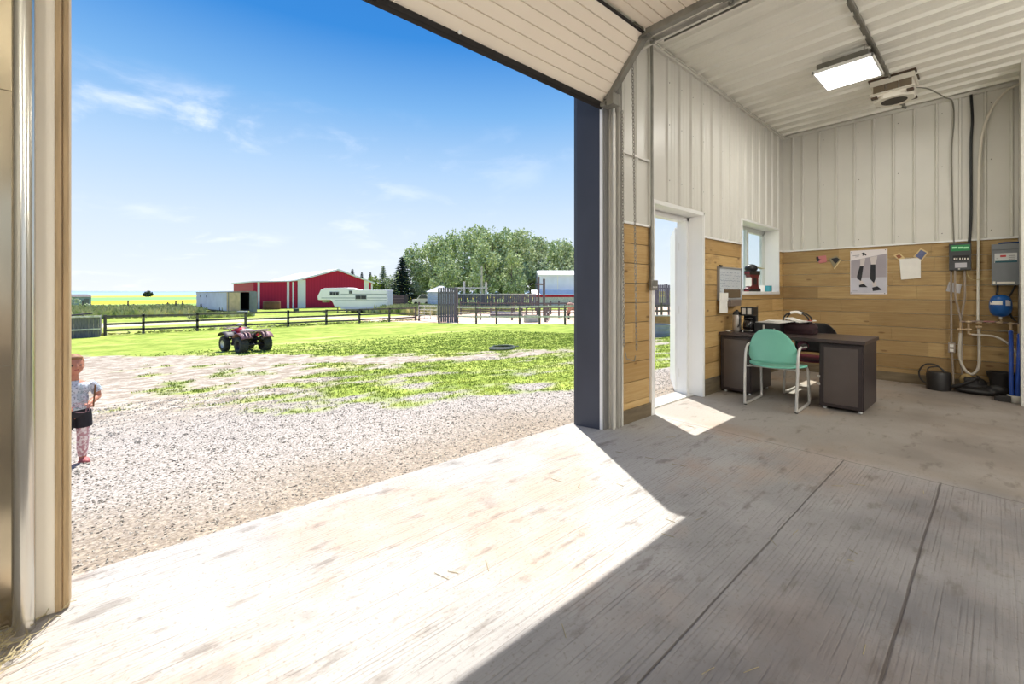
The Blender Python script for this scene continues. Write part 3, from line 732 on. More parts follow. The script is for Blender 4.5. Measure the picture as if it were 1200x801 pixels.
m = M(); m.box((-uw-.004, -uw, .025), (-uw+.03, uw, .042)); m.box((-uw-.004, -uw, .128), (-uw+.03, uw, .142)); part('louvre_frame', m, PLA, fh)
CABLE = mat('grey_cable', (120, 116, 104), .5); BLKC = mat('black_conduit', (26, 26, 28), .4); WHTP = mat('white_pvc_pipe', (226, 220, 206), .4); GREYC = mat('grey_pvc_conduit', (152, 138, 124), .5)
def bez(P, n=8):
    "smooth path through the given points"
    P = [Vector(p) for p in P]; o = []
    for i in range(len(P)-1):
        p0, p1, p2, p3 = P[max(i-1, 0)], P[i], P[i+1], P[min(i+2, len(P)-1)]
        for k in range(n):
            t = k/n; o.append(.5*((2*p1)+(p2-p0)*t+(2*p0-5*p1+4*p2-p3)*t*t+(3*p1-p0-3*p2+p3)*t**3))
    o.append(P[-1]); return o
w_ = 7.955
cc = [Vector((7.07, .66, 3.72)), Vector((7.3, .56, 3.735)), Vector((7.75, .45, 3.73)), onX(1116, 119, w_), onX(1118, 140, w_), onX(1115, 180, w_), onX(1116, 230, w_), onX(1118, 286, w_)]
m = M(); m.tube(bez(cc), .007, 6); solo('grey_cable', m, CABLE, tuple(cc[-1]), 'thin grey cable from the fan heater down to the green-labelled box', 'cable', world=True, smooth=True)
cc = [onX(1138, 111, w_), onX(1139.5, 140, w_), onX(1138, 170, w_), onX(1138, 250, w_), onX(1136, 284, w_)]
m = M(); m.tube(bez(cc), .014, 10); solo('black_conduit', m, BLKC, tuple(cc[-1]), 'black conduit running down the cream steel wall to the control box', 'conduit', world=True, smooth=True)
# ================================================================ DESK AND CHAIRS
ESP = mat('espresso_laminate', (52, 42, 42), .42, 0, .15, 3, 0, stretch=(1,1,6)); ESPT = mat('espresso_top', (66, 54, 52), .35, 0, .12, 4, stretch=(1,8,1))
dk = thing('desk', (5.89, 1.62, 0), 'dark brown pedestal desk against the pine wall under the window', 'desk')
m = M(); m.box((5.51, .885, .712), (6.26, 2.325, .75)); part('desktop', m, ESPT, dk, world=True, bevel=.003)
for (ya, yb) in ((.90, 1.28), (1.96, 2.32)):
    m = M(); m.box((5.55, ya, .03), (6.22, yb, .705)); part('pedestal', m, ESP, dk, world=True, bevel=.003)
    m = M(); m.box((5.535, ya+.012, .04), (5.552, yb-.012, .69)); p_ = part('door', m, ESP, dk, world=True, bevel=.003)
    m = M(); m.box((5.529, ya+.045, .07), (5.537, yb-.045, .665)); part('door_panel', m, mat('panel_with_sheen', (86, 76, 72), .3, 0, .1, 3), p_, world=True, bevel=.006)  # paler than the desk: reflected sheen put into the panel colour
    for xx in (5.60, 6.18):
        for yy in (ya+.04, yb-.04):
            m = M(); m.lathe([(.018, 0), (.02, .008), (.013, .03)], (xx, yy, 0), 10); part('foot', m, TRIMW, dk, world=True)
for zz in (.26, .34):
    m = M(); m.tube([(5.56, 1.30, zz), (5.56, 1.272, zz)], .012, 8); m.box((5.54, 1.272, zz-.012), (5.60, 1.282, zz+.012)); part('hinge', m, GALV, dk, world=True)

TEAL = mat('teal_plastic', (122, 194, 172), .42, 0, .05, 3); SILV = mat('silver_paint_tube', (204, 200, 194), .35, .3, .05, 8)
BURG = mat('burgundy_plastic', (112, 34, 62), .45, 0, .08, 4); BLKP = mat('black_plastic', (24, 22, 24), .45, 0, .1, 6)
def chair(loc, rz, label, seatm, backm, group=None):
    c = thing('stacking_chair', loc, label, 'chair', group, rz)
    for s in (-1, 1):
        P = [(.17, s*.215, .435), (.215, s*.225, .41), (.235, s*.235, .34), (.265, s*.24, .08), (.25, s*.24, .022), (.20, s*.24, .014), (-.20, s*.245, .014), (-.275, s*.245, .022), (-.285, s*.245, .06),
             (-.262, s*.25, .40), (-.245, s*.25, .56), (-.205, s*.25, .635), (-.13, s*.25, .665), (.06, s*.25, .655)]
        m = M(); m.tube(bez(P, 5), .0135, 10); part('side_frame', m, SILV, c, smooth=True)
        m = M(); m.tube(bez([(-.12, s*.25, .675), (-.03, s*.25, .681), (.09, s*.25, .672), (.10, s*.25, .645)], 4), .016, 10); part('armrest', m, BLKP, c, smooth=True)
        for xx in (.21, -.27):
            m = M(); m.lathe([(.014, 0), (.016, .008)], (xx, s*.243, 0), 10); part('foot', m, BLKP, c)
    for xx in (-.16, .15): m = M(); m.tube([(xx, -.235, .425), (xx, .235, .425)], .010, 8); part('cross_bar', m, SILV, c, smooth=True)
    for s in (-1, 1): m = M(); m.tube([(-.258, s*.25, .43), (-.20, s*.22, .425), (-.16, s*.2, .425)], .01, 8); part('seat_stay', m, SILV, c, smooth=True)
    # seat: dished shell with rounded corners
    m = M(); nu, nv_ = 17, 17; top = []
    for lay in (0, 1):
        for i in range(nu):
            for j in range(nv_):
                u = -1+2*i/(nu-1); v = -1+2*j/(nv_-1)
                k = math.sqrt(max(0, 1-v*v/2)); k2 = math.sqrt(max(0, 1-u*u/2))
                x, y = u*k*.265, v*k2*.275
                z = .452-.012*(1-u*u)*(1-v*v)-.02*max(0, u)**3-(.016 if lay else 0)+.018*v*v*.5
                m.v.append((x, y, z))
    n_ = nu*nv_
    for i in range(nu-1):
        for j in range(nv_-1):
            a = i*nv_+j; m.f.append((a, a+nv_, a+nv_+1, a+1)); m.f.append((n_+a, n_+a+1, n_+a+nv_+1, n_+a+nv_))
    ed = [i*nv_ for i in range(nu)]+[(nu-1)*nv_+j for j in range(1, nv_)]+[i*nv_+nv_-1 for i in range(nu-2, -1, -1)]+[j for j in range(nv_-2, 0, -1)]
    for a, b in zip(ed, ed[1:]+ed[:1]): m.f.append((a, b, n_+b, n_+a))
    m.mi = [0]*len(m.f); part('seat', m, seatm, c, smooth='all')
    # backrest: D-shaped curved shell, flat below and round above
    m = M(); n1_, n2_ = 25, 13
    def bk(u, v, off):
        w = .238*math.sqrt(max(0, 1-max(0, v-.12)**2/.88**2))**.9*(1-.06*(1-v) if v < .12 else 1); 
        if v < .12: w *= (.90+.10*math.sqrt(1-((.12-v)/.12)**2))
        y = u*w; z = .485+v*.375; x = -.245-.06*v+.10*(y/.238)**2*.8+off
        return (x, y, z)
    for off in (0, .014):
        for j in range(n2_):
            for i in range(n1_): m.v.append(bk(-1+2*i/(n1_-1), min(.985, j/(n2_-1)), off))
    n_ = n1_*n2_
    for j in range(n2_-1):
        for i in range(n1_-1):
            a = j*n1_+i; m.f.append((a, a+1, a+n1_+1, a+n1_)); m.f.append((n_+a, n_+a+n1_, n_+a+n1_+1, n_+a+1))
    ed = [i for i in range(n1_)]+[j*n1_+n1_-1 for j in range(1, n2_)]+[(n2_-1)*n1_+i for i in range(n1_-2, -1, -1)]+[j*n1_ for j in range(n2_-2, 0, -1)]
    for a, b in zip(ed, ed[1:]+ed[:1]): m.f.append((a, b, n_+b, n_+a))
    m.mi = [0]*len(m.f); part('backrest', m, backm, c, smooth='all')
    return c
chair((5.37, 1.625, 0), R(2), 'teal plastic stacking chair with silver tube legs in front of the desk', TEAL, TEAL)
chair((6.24, 1.50, 0), R(180), 'black-backed chair with burgundy seat tucked in behind the desk', BURG, BLKP)

# ---- things on the desk
def sat(px, py, z=.75): return onZ(px, py, z)
STAIN = mat('brushed_stainless', (196, 188, 180), .28, .6, .08, 10, stretch=(1,1,.1))
p = onX(864, 385, 5.72); px_, py_ = 5.72, 2.19
th = thing('thermos', (px_, py_, .75), 'tall stainless steel thermos with black lid at the left end of the desk', 'thermos')
m = M(); m.lathe([(.046, 0), (.05, .006), (.05, .20), (.046, .212)], n=24); part('body', m, STAIN, th, smooth=True)
m = M(); m.lathe([(.046, .212), (.047, .235), (.03, .255), (.016, .262), (.016, .275)], n=24); m.box((-.01, -.065, .225), (.01, -.03, .25)); part('lid', m, BLKP, th, smooth=True)
m = M(); m.tube(bez([(-.045, -.03, .225), (-.07, -.055, .2), (-.07, -.055, .1), (-.045, -.03, .06)], 4), .007, 8); part('handle', m, BLKP, th, smooth=True)
cf = thing('coffee_maker', (5.76, 2.06, .75), 'black and silver drip coffee maker beside the thermos on the desk', 'coffee maker', rz=R(0))
m = M(); m.box((-.09, -.075, 0), (.09, .075, .025)); m.box((.03, -.075, .02), (.09, .075, .22)); m.box((-.08, -.075, .205), (.09, .075, .315)); part('body', m, BLKP, cf, bevel=.008)
m = M(); m.box((-.086, -.055, .225), (-.079, -.01, .30)); m.box((-.086, .01, .225), (-.079, .055, .30)); part('steel_panel', m, STAIN, cf, bevel=.002)
m = M(); m.lathe([(.045, .028), (.06, .05), (.062, .10), (.045, .15), (.03, .165)], (-.025, 0, 0), 20); kc = part('carafe', m, mat('dark_coffee_glass', (30, 24, 22), .08, 0, .05), cf, smooth=True)
m = M(); m.tube(bez([(-.065, -.035, .15), (-.10, -.065, .14), (-.10, -.065, .07), (-.07, -.04, .05)], 4), .007, 8); part('carafe_handle', m, BLKP, kc, smooth=True)
m = M(); m.lathe([(.055, .165), (.05, .18), (.02, .19)], (-.025, 0, 0), 20); part('carafe_lid', m, BLKP, kc, smooth=True)
m = M(); m.lathe([(.068, .024), (.068, .030)], (-.025, 0, 0), 20); part('warming_plate', m, STAIN, cf, smooth=True)
m = M(); m.lathe([(.008, -.004), (.008, 0)], (-.091, .04, .012), 8, 'x'); part('switch', m, TRIMW, cf)
bx = thing('printer', (5.86, 1.86, .75), 'low black printer with papers on top, behind the teal chair', 'printer')
m = M(); m.box((-.14, -.15, 0), (.14, .13, .125)); m.box((-.15, -.13, .02), (-.14, .11, .05)); part('body', m, BLKP, bx, bevel=.008)
m = M(); m.box((-.145, .01, .03), (-.14, .03, .10)); m.box((-.145, -.1, .05), (-.14, -.085, .065)); part('panel', m, STAIN, bx)
PAPER = mat('white_paper', (236, 232, 224), .8, 0, .03, 12); PAPR = mat('red_print', (190, 40, 40), .7)
m = M()
for k in range(6): m.obox((.0+.006*k, -.02-.02*k, .128+.005*k), (.21, .28, .004), Matrix.Rotation(R(-8+6*k), 4, 'Z'))
solo('paper_stack', m, PAPER, (5.86, 1.86, .75), 'loose stack of white papers lying on the black printer', 'papers')
bgm = mat('maroon_black_bag_fabric', (52, 26, 30), .8, 0, .35, 9)
bag = thing('duffel_bag', (5.98, 1.60, .75), 'dark maroon bag with black looped handles on the desk', 'bag')
m = M(); prof = [(0, .005), (.085, .0), (.105, .04), (.10, .10), (.07, .145), (0, .155)]
m.ball((0, 0, .08), (.13, .21, .085), 18, 10); m.box((-.10, -.19, .0), (.10, .19, .06)); b_ = part('body', m, bgm, bag); voxel(b_, .012, 4)
for xx in (-.07, .05):
    m = M(); m.tube(bez([(xx, -.13, .12), (xx-.02, -.13, .20), (xx-.02, -.03, .262), (xx-.02, .09, .23), (xx, .14, .12)], 6), .009, 8); part('handle', m, BLKP, bag, smooth=True)
m = M(); m.tube(bez([(-.09, -.07, .243), (-.09, -.02, .263), (-.09, .045, .253)], 4), .016, 8); part('handle_grip', m, PAPER, bag, smooth=True, label='pale wrap on the handle')
m = M()
for k in range(4): m.obox((-.06-.008*k, -.10+.03*k, .155+.004*k), (.15, .20, .003), Matrix.Rotation(R(20-14*k), 4, 'Z') @ Matrix.Rotation(R(7*(k-1)), 4, 'X'))
m.use(1); m.obox((-.09, -.15, .168), (.10, .04, .003), Matrix.Rotation(R(24), 4, 'Z'))
solo('leaflets', m, [PAPER, PAPR], (5.98, 1.60, .75), 'curled white and red leaflets on top of the maroon bag', 'leaflets')
m = M(); m.lathe([(.012, 0), (.03, .008), (.028, .014)], n=12); solo('coaster', m, PLA, (5.63, 2.26, .75), 'small pale coaster on the desk beside the thermos', 'coaster')
# pink bag hanging under the desktop
m = M(); m.ball((0, 0, 0), (.045, .06, .055), 14, 10); m.tube([(0, 0, .05), (.0, .0, .085)], .012, 8); o = solo('pink_pouch', m, mat('pink_cloth', (160, 96, 120), .8, 0, .15, 14), (5.90, 1.52, .622), 'small pink pouch hanging under the desktop', 'pouch'); voxel(o, .008, 3)

# ---- window sill things
sz = 1.25
pk = thing('snack_packet', (6.92, 2.43, sz+.007), 'dark red and black patterned packet standing on the window sill', 'packet', rz=R(-12))
MAR = mat('maroon_foil', (96, 22, 26), .35, .1, .2, 12); 
m = M(); m.prism([(-.15, 0), (.15, 0), (.13, .05), (.10, .07), (.10, .22), (.14, .27), (.13, .30), (-.13, .30), (-.14, .27), (-.10, .22), (-.10, .07), (-.13, .05)], -.04, .04, axis='y'); part('pouch', m, MAR, pk, bevel=.01)
m = M(); m.box((-.14, -.046, 0), (.14, .046, .04)); m.box((-.13, -.045, .25), (.13, .045, .31)); m.prism([(-.03, .10), (.03, .10), (.045, .15), (.03, .20), (-.03, .20), (-.045, .15)], -.045, .045, axis='y'); part('black_band', m, BLKP, pk, bevel=.004)
m = M(); m.prism([(-.105, .08), (-.085, .09), (-.085, .2), (-.105, .21)], -.044, .044, axis='y'); m.prism([(.105, .08), (.085, .09), (.085, .2), (.105, .21)], -.044, .044, axis='y'); part('white_stripe', m, PAPER, pk)
cap = thing('cap', (6.90, 2.44, sz+.312), 'black cap lying on top of the dark red packet', 'cap', rz=R(-50))
m = M(); m.ball((0, 0, .04), (.09, .07, .065), 16, 10); b_ = part('crown', m, BLKP, cap, smooth='all')
m = M(); m.obox((.12, 0, .045), (.10, .12, .008), Matrix.Rotation(R(14), 4, 'Y')); part('brim', m, mat('pale_brim', (206, 200, 160), .7), cap, bevel=.003)
m = M(); m.box((-.06, -.05, 0), (.06, .05, .13)); m.box((-.055, -.04, .13), (.055, .04, .135)); solo('white_box', m, PAPER, (7.10, 2.47, sz+.185), 'white box resting on the tin beside the dark red packet', 'box', bevel=.012, rz=R(-30))
m = M(); m.lathe([(.05, 0), (.052, .004), (.052, .178), (.05, .184)], n=20); solo('tin', m, GALVD, (7.10, 2.47, sz), 'dull metal tin standing behind the packet on the sill', 'tin', smooth=True)
def mug(x, y, r, h, mm, label, name, rz):
    t_ = thing(name, (x, y, sz), label, 'mug' if name == 'mug' else 'cup', rz=rz)
    m = M(); m.lathe([(r*.8, 0), (r*.95, .006), (r, h*.5), (r, h), (r*.92, h), (r*.9, h*.4), (.001, .012)], n=22); part('body', m, mm, t_, smooth=True)
    m = M(); m.tube(bez([(r*.95, 0, h*.82), (r*1.5, 0, h*.78), (r*1.6, 0, h*.4), (r*.95, 0, h*.25)], 4), .008, 8); part('handle', m, mm, t_, smooth=True)
mug(7.30, 2.43, .045, .105, TRIMW, 'white cup on the window sill between the packet and the teal mug', 'cup', R(100))
mug(7.545, 2.42, .055, .10, mat('teal_glaze', (58, 138, 150), .3, 0, .2, 9), 'teal mug at the right end of the window sill', 'mug', R(140))

# ---- wall board by the walk door
a = onY(842, 313, 2.325); b = onY(868, 351, 2.325); zt = onY(842, 313, 2.325).z; zb = onY(842, 351, 2.325).z
wb = thing('whiteboard', (a.x, 2.32, zb), 'small grey-framed whiteboard with faint writing on the pine wall beside the window', 'whiteboard')
x0, x1 = a.x, b.x
m = M(); m.box((x0, 2.318, zb), (x1, 2.335, zt)); part('board', m, mat('whiteboard_face', (198, 204, 208), .3, 0, .04, 5), wb, world=True)
m = M()
for q_ in (((x0-.012, zb-.012), (x1+.012, zb+.008)), ((x0-.012, zt-.008), (x1+.012, zt+.012)), ((x0-.012, zb), (x0+.008, zt)), ((x1-.008, zb), (x1+.012, zt))): m.box((q_[0][0], 2.308, q_[0][1]), (q_[1][0], 2.338, q_[1][1]))
part('frame', m, mat('grey_frame', (150, 148, 146), .5), wb, world=True, bevel=.002)
m = M(); m.box((x0+.14, 2.308, zb+.02), (x1-.05, 2.316, zb+.13)); part('dark_panel', m, mat('brown_card', (104, 88, 66), .6), wb, world=True)
m = M(); m.obox((x0+.02, 2.305, zt+.018), (.07, .02, .022)); part('clip', m, BLKP, wb, world=True)
INK = mat('faint_blue_ink', (120, 136, 160), .6); m = M(); rr = random.Random(4)
for r_ in range(9):
    xx = x0+.04
    while xx < x1-.06:
        l_ = rr.uniform(.012, .04)
        if rr.random() < .7: m.obox((xx+l_/2, 2.3165, zt-.06-r_*.035+rr.uniform(-.004, .004)), (l_, .002, .005), Matrix.Rotation(rr.uniform(-.5, .5), 4, 'Y'))
        xx += l_+.015
part('writing', m, INK, wb, world=True)
a = onY(843, 343, 2.30); b = onY(852.5, 366, 2.30)
m = M(); m.obox(((a.x+b.x)/2, 2.297, (a.z+b.z)/2), (b.x-a.x, .003, a.z-b.z), Matrix.Rotation(R(2), 4, 'Y')); m.obox(((a.x+b.x)/2+.02, 2.293, a.z-.05), (b.x-a.x-.04, .003, .10))
solo('paper_note', m, PAPER, (a.x, 2.297, b.z), 'white paper note hanging from the lower left of the whiteboard', 'note', world=True)
a = onY(852, 353, 2.30); b = onY(864, 358, 2.30); m = M(); m.box((a.x, 2.25, b.z), (b.x, 2.336, a.z)); m.box((a.x, 2.25, a.z), (b.x, 2.256, a.z+.02))
solo('small_shelf', m, mat('shelf_grey_brown', (120, 104, 92), .6), (a.x, 2.30, b.z), 'small brown ledge on the pine wall under the whiteboard', 'shelf', world=True, bevel=.002)
# switch plate low on casing of the walk door
# ================================================================ SIDE WALL (x = 8) POSTERS AND SMALL THINGS
WX = XS-.024
def rectX(m, pa, pb, x, th=.003):
    a = onX(*pa, x); b = onX(*pb, x); m.box((x-th, a.y, a.z), (x, b.y, b.z)); return a, b
a, b = onX(996.5, 294, WX), onX(1040, 345.5, WX)
Y0, Y1, Z0, Z1 = b.y, a.y, b.z+.01, a.z           # poster rectangle (Y1 is its left edge in the view)
po = thing('poster', (WX, (Y0+Y1)/2, Z0), 'large grey and white poster of two horse legs in black boots', 'poster')
W_, H_ = Y1-Y0, Z1-Z0
def PU(u, v): return (Y1-u*W_, Z0+(1-v)*H_)      # poster coordinates: u to the right, v down
m = M(); m.box((WX-.006, Y0, Z0), (WX, Y1, Z1)); part('sheet', m, mat('poster_white', (226, 218, 218), .5), po, world=True)
def ppoly(m, pts, lay): m.prism([PU(*p) for p in pts], WX-.0065-.0005*lay, WX-.006, axis='x')
m = M(); ppoly(m, [(.02,.23),(.98,.10),(.98,.66),(.02,.66)], 1); part('backdrop', m, mat('poster_grey', (166, 158, 164), .5, 0, .1, 3), po, world=True)
m = M(); ppoly(m, [(.02,.62),(.98,.62),(.98,.97),(.02,.97)], 2); part('ground_print', m, mat('poster_pale', (198, 196, 204), .5, 0, .08, 5), po, world=True)
LEGW = mat('poster_leg', (206, 196, 192), .5)
for pl in ([(.28,.20),(.42,.18),(.38,.36),(.28,.36)], [(.54,.17),(.74,.14),(.70,.34),(.58,.34)], [(.25,.69),(.33,.68),(.39,.77),(.28,.78)], [(.60,.72),(.70,.72),(.72,.82),(.62,.83)]):
    m = M(); ppoly(m, pl, 3); part('leg_print', m, LEGW, po, world=True)
PBLK = mat('poster_black', (36, 36, 42), .5, 0, .25, 12)
for nm, pl in (('boot_print', [(.27,.36),(.37,.36),(.32,.62),(.30,.70),(.19,.64),(.19,.58)]), ('boot_print', [(.56,.33),(.69,.33),(.69,.66),(.65,.75),(.55,.66),(.55,.56)]), ('hoof_print', [(.25,.79),(.37,.76),(.48,.84),(.25,.84)]), ('hoof_print', [(.60,.85),(.74,.82),(.86,.90),(.62,.93)]), ('logo_print', [(.31,.07),(.37,.05),(.45,.09),(.44,.13),(.40,.11),(.34,.13),(.35,.10)])):
    m = M(); ppoly(m, pl, 4); part(nm, m, PBLK, po, world=True)
m = M(); ppoly(m, [(.07,.11),(.26,.10),(.26,.115),(.07,.125)], 4); ppoly(m, [(.14,.14),(.24,.135),(.24,.145),(.14,.15)], 4); ppoly(m, [(.07,.88),(.16,.88),(.16,.89),(.07,.89)], 4); ppoly(m, [(.07,.92),(.20,.92),(.20,.93),(.07,.93)], 4); part('small_print', m, mat('grey_print', (150, 146, 150), .6), po, world=True)
for u, v in ((.04,.04), (.95,.02), (.04,.97), (.93,.98)):
    y, z = PU(u, v); m = M(); m.lathe([(.006, -.006), (.006, 0)], (WX-.007, y, z), 8, 'x'); part('pin', m, SCREW, po, world=True)
# white notice and pictures to its right
def card(name, quad, mm, label, cat, off=.004, extra=None):
    P = [onX(px, py, WX-off) for px, py in quad]; m = M()
    n_ = len(P); vs = [(WX-off-.003, p.y, p.z) for p in P]+[(WX-off, p.y, p.z) for p in P]
    m.add(vs, [tuple(range(n_)), tuple(range(n_, 2*n_))[::-1]]+[(i, (i+1) % n_, n_+(i+1) % n_, n_+i) for i in range(n_)])
    mats_ = [mm]
    if extra:
        for i, (qd, em) in enumerate(extra):
            P2 = [onX(px, py, WX-off-.004) for px, py in qd]; m.use(i+1); n_ = len(P2)
            vs = [(WX-off-.004, p.y, p.z) for p in P2]+[(WX-off-.003, p.y, p.z) for p in P2]
            m.add(vs, [tuple(range(n_)), tuple(range(n_, 2*n_))[::-1]]+[(i2, (i2+1) % n_, n_+(i2+1) % n_, n_+i2) for i2 in range(n_)]); mats_.append(em)
    c = P[0]; return solo(name, m, mats_, (WX, c.y, min(p.z for p in P)), label, cat, world=True)
TANC = mat('tan_card', (214, 190, 140), .6); BLUP = mat('blue_photo', (96, 104, 140), .5, 0, .3, 8); PINK = mat('pink_photo', (196, 120, 120), .5, 0, .1, 8); BRNP = mat('brown_print', (150, 90, 60), .6, 0, .2, 9)
card('notice_sheet', [(1054,303.5),(1075,302),(1079,304.5),(1079,325.5),(1056,327.5)], PAPER, 'blank white notice sheet pinned right of the horse leg poster', 'notice', .010)
card('picture_card', [(1047,299),(1054,296),(1060,301.5),(1060,303),(1054,305.5)], TANC, 'small tan card tucked at the top left of the white notice', 'card', .004, [([(1049.5,299.5),(1054,297.8),(1057,301),(1053,303)], BRNP)])
card('photo_print', [(1079,290.5),(1088,295.5),(1080,306),(1070,300.5)], TANC, 'tilted photo with tan border at the top right of the white notice', 'photo', .005, [([(1079,292.5),(1086,296),(1079.5,304),(1072.5,300)], BLUP)])
card('postcard', [(957,300.5),(968,299),(969,307),(960,308.5)], PINK, 'small pink postcard with black figure on the pine wall left of the poster', 'postcard', .004, [([(956.5,301),(959,300.5),(959.5,303),(962.5,304),(957.5,307)], PBLK)])
card('dark_photo', [(971,303),(980,299.5),(986,304),(978,315.5),(975,309.5)], mat('muddy_photo', (140, 128, 100), .6), 'small dark photo tilted on the pine wall beside the pink postcard', 'photo', .004, [([(974,303),(981,301.5),(984,304),(979,309)], PBLK), ([(977,314),(985,304),(986,304.5),(978,315.5)], TANC)])
card('pale_label', [(1112,330),(1127,333),(1125,343.5),(1108.5,341)], mat('pale_label_paper', (206, 204, 206), .6, 0, .1, 14), 'pale label stuck on the boards behind the grey conduits', 'label', .002)

# ---- control box (green header), inverter-grey cabinet, tank, manifold, hoses
def boxX(m, pa, pb, x0, x1):
    a = onX(*pa, x0); b = onX(*pb, x0); m.box((x0, a.y, a.z), (x1, b.y, b.z)); return a, b
DGB = mat('dark_grey_enclosure', (62, 64, 66), .45, 0, .06, 6); GRB = mat('grey_enclosure', (122, 126, 130), .42, .2, .05, 6)
GREEN = mat('green_label', (34, 130, 72), .5); PGREEN = mat('pale_green_print', (170, 226, 180), .5)
e = thing('control_box', (7.88, onX(1125, 316, 7.86).y, onX(1125, 316, 7.86).z), 'dark grey control box with green header label on the wall', 'control box')
m = M(); a, b = boxX(m, (1112, 285.5), (1138, 316), 7.86, WX); part('enclosure', m, DGB, e, world=True, bevel=.006)
m = M(); boxX(m, (1114, 287.5), (1136.6, 293.3), 7.857, 7.86); gp = part('header_label', m, GREEN, e, world=True)
m = M(); 
for u0, u1 in ((1115.8, 1121.8), (1122.9, 1128.2), (1129.2, 1135.0)):
    boxX(m, (u0, 289.2), (u1, 291), 7.8565, 7.857)
part('header_print', m, PGREEN, gp, world=True)
m = M(); boxX(m, (1116.5, 299.5), (1135.5, 305), 7.858, 7.86); part('switch_strip', m, BLKP, e, world=True)
for i, u in enumerate((1118.5, 1121.3, 1125, 1128, 1130.8, 1134)):
    m = M(); boxX(m, (u-.8, 302), (u+.8, 304), 7.852, 7.858); part('switch', m, PLA, e, world=True, bevel=.001)
m = M(); boxX(m, (1119, 308), (1133, 313.2), 7.857, 7.86); part('rating_plate', m, mat('rating_plate_grey', (186, 184, 188), .4), e, world=True)
a = onX(1124, 315, 7.857); m = M(); m.lathe([(.010, -.008), (.010, 0)], (7.857, a.y, a.z), 10, 'x'); part('lock_screw', m, GALV, e, world=True)
e = thing('pump_cabinet', (7.9, onX(1179, 334, 7.82).y, onX(1179, 334, 7.82).z), 'large grey metal cabinet with white, red and teal label above the blue tank', 'cabinet')
m = M(); boxX(m, (1162, 291), (1196, 334), 7.82, WX); part('body', m, GRB, e, world=True, bevel=.006)
m = M(); boxX(m, (1161.7, 286.3), (1196.2, 291.5), 7.812, WX); part('lid', m, GRB, e, world=True, bevel=.004)
m = M(); boxX(m, (1165.5, 297), (1192, 307), 7.817, 7.82); lp_ = part('label_plate', m, mat('label_white', (214, 216, 214), .5), e, world=True)
m = M(); boxX(m, (1172, 299.0), (1179, 300.8), 7.8165, 7.817); part('red_lettering', m, PAPR, lp_, world=True)
m = M(); boxX(m, (1166, 305.6), (1192, 307), 7.8165, 7.817); part('teal_band', m, mat('dark_teal', (30, 84, 96), .5), lp_, world=True)
m = M()
for y_ in (299, 301, 303): boxX(m, (1182, y_), (1190, y_+.5), 7.8165, 7.817)
boxX(m, (1167.5, 302.5), (1170, 303), 7.8165, 7.817); part('small_print', m, mat('grey_print', (150, 146, 150), .6), lp_, world=True)
m = M(); boxX(m, (1163.5, 329.5), (1166.5, 332.5), 7.8185, 7.82); boxX(m, (1168, 330), (1189, 332), 7.8185, 7.82); part('warning_strip', m, PLA, e, world=True)
m = M(); m.tube([onX(1170, 285.5, 7.9), onX(1176, 284.5, 7.9), onX(1196, 283.6, 7.9)], .010, 8); m.tube([onX(1176, 286, 7.93), onX(1196, 285.2, 7.93)], .008, 8); part('top_cable', m, CABLE, e, world=True)
# blue pressure tank
tcx, tcy, tcz = 7.84, onX(1172.5, 358, 7.84).y, onX(1172.5, 358, 7.84).z
rt = (onX(1158.5, 358, 7.84).y-onX(1186.5, 358, 7.84).y)/2
tk = thing('pressure_tank', (tcx, tcy, tcz-rt*1.38), 'round blue pressure tank with white labels on the wall piping', 'pressure tank')
ZS = 1.38
pr = [(.02, -rt*ZS*1.02)]+[(rt*(abs(math.cos(t_))**.62), rt*ZS*math.copysign(abs(math.sin(t_))**.9, math.sin(t_))) for t_ in [(-PI/2+.12)+(PI-.24)*k/16 for k in range(17)]]+[(.02, rt*ZS*1.01)]
m.lathe(pr, (tcx, tcy, tcz), 28); part('shell', m, mat('blue_enamel', (10, 84, 156), .3, 0, .08, 5), tk, world=True, smooth='all')
def patch(y0, y1, z0, z1, mm, name, label=None):
    m = M(); P = []
    for zz in np.linspace(z0, z1, 4):
        for yy in np.linspace(y0, y1, 6):
            dy, dz = yy-tcy, (zz-tcz)/ZS; 
            zr = min(1, abs(dz)/rt); r_ = rt*(1-zr**2.2)**.45; P.append((tcx-math.sqrt(max(1e-6, r_*r_-dy*dy))-.004, yy, zz))
    m.add(P, [(i*6+j, i*6+j+1, i*6+j+7, i*6+j+6) for i in range(3) for j in range(5)]); part(name, m, mm, tk, world=True, smooth='all')
def Yp(px): return onX(px, 350, 7.72).y
def Zp(py): return onX(1172, py, 7.72).z
patch(Yp(1174.8), Yp(1160), Zp(357), Zp(352.5), PAPER, 'label_strip'); patch(Yp(1184.5), Yp(1178.5), Zp(358), Zp(351.5), mat('pale_label_paper', (206, 204, 206), .6, 0, .1, 14), 'label_sticker')
patch(Yp(1173), Yp(1167), Zp(350.2), Zp(346.5), PAPER, 'triangle_label')
m = M(); m.lathe([(.014, 0), (.014, .03)], (tcx, tcy, tcz-rt*ZS-.025), 10); part('stem', m, GALV, tk, world=True)
BRASS = mat('aged_brass', (184, 160, 128), .4, .3, .15, 12); COPP = mat('steel_pipe_dark', (140, 120, 108), .45, .3, .15, 12); PEX = mat('clear_hose', (200, 192, 178), .35, 0, .05, 8); BLUH = mat('blue_hose', (40, 78, 166), .4, 0, .1, 8)
xm = 7.86
mf = thing('pipe_manifold', (xm, onX(1150, 376, xm).y, onX(1150, 376, xm).z), 'brass and steel pipe manifold running along the boards under the blue tank', 'manifold')
def X_(px, py, x=xm): return onX(px, py, x)
m = M(); m.tube([X_(1125.5, 377), X_(1135, 376.5), X_(1146, 376.5), X_(1165, 377), X_(1180, 378), X_(1194, 379.5)], .012, 10); part('header_pipe', m, COPP, mf, world=True, smooth=True)
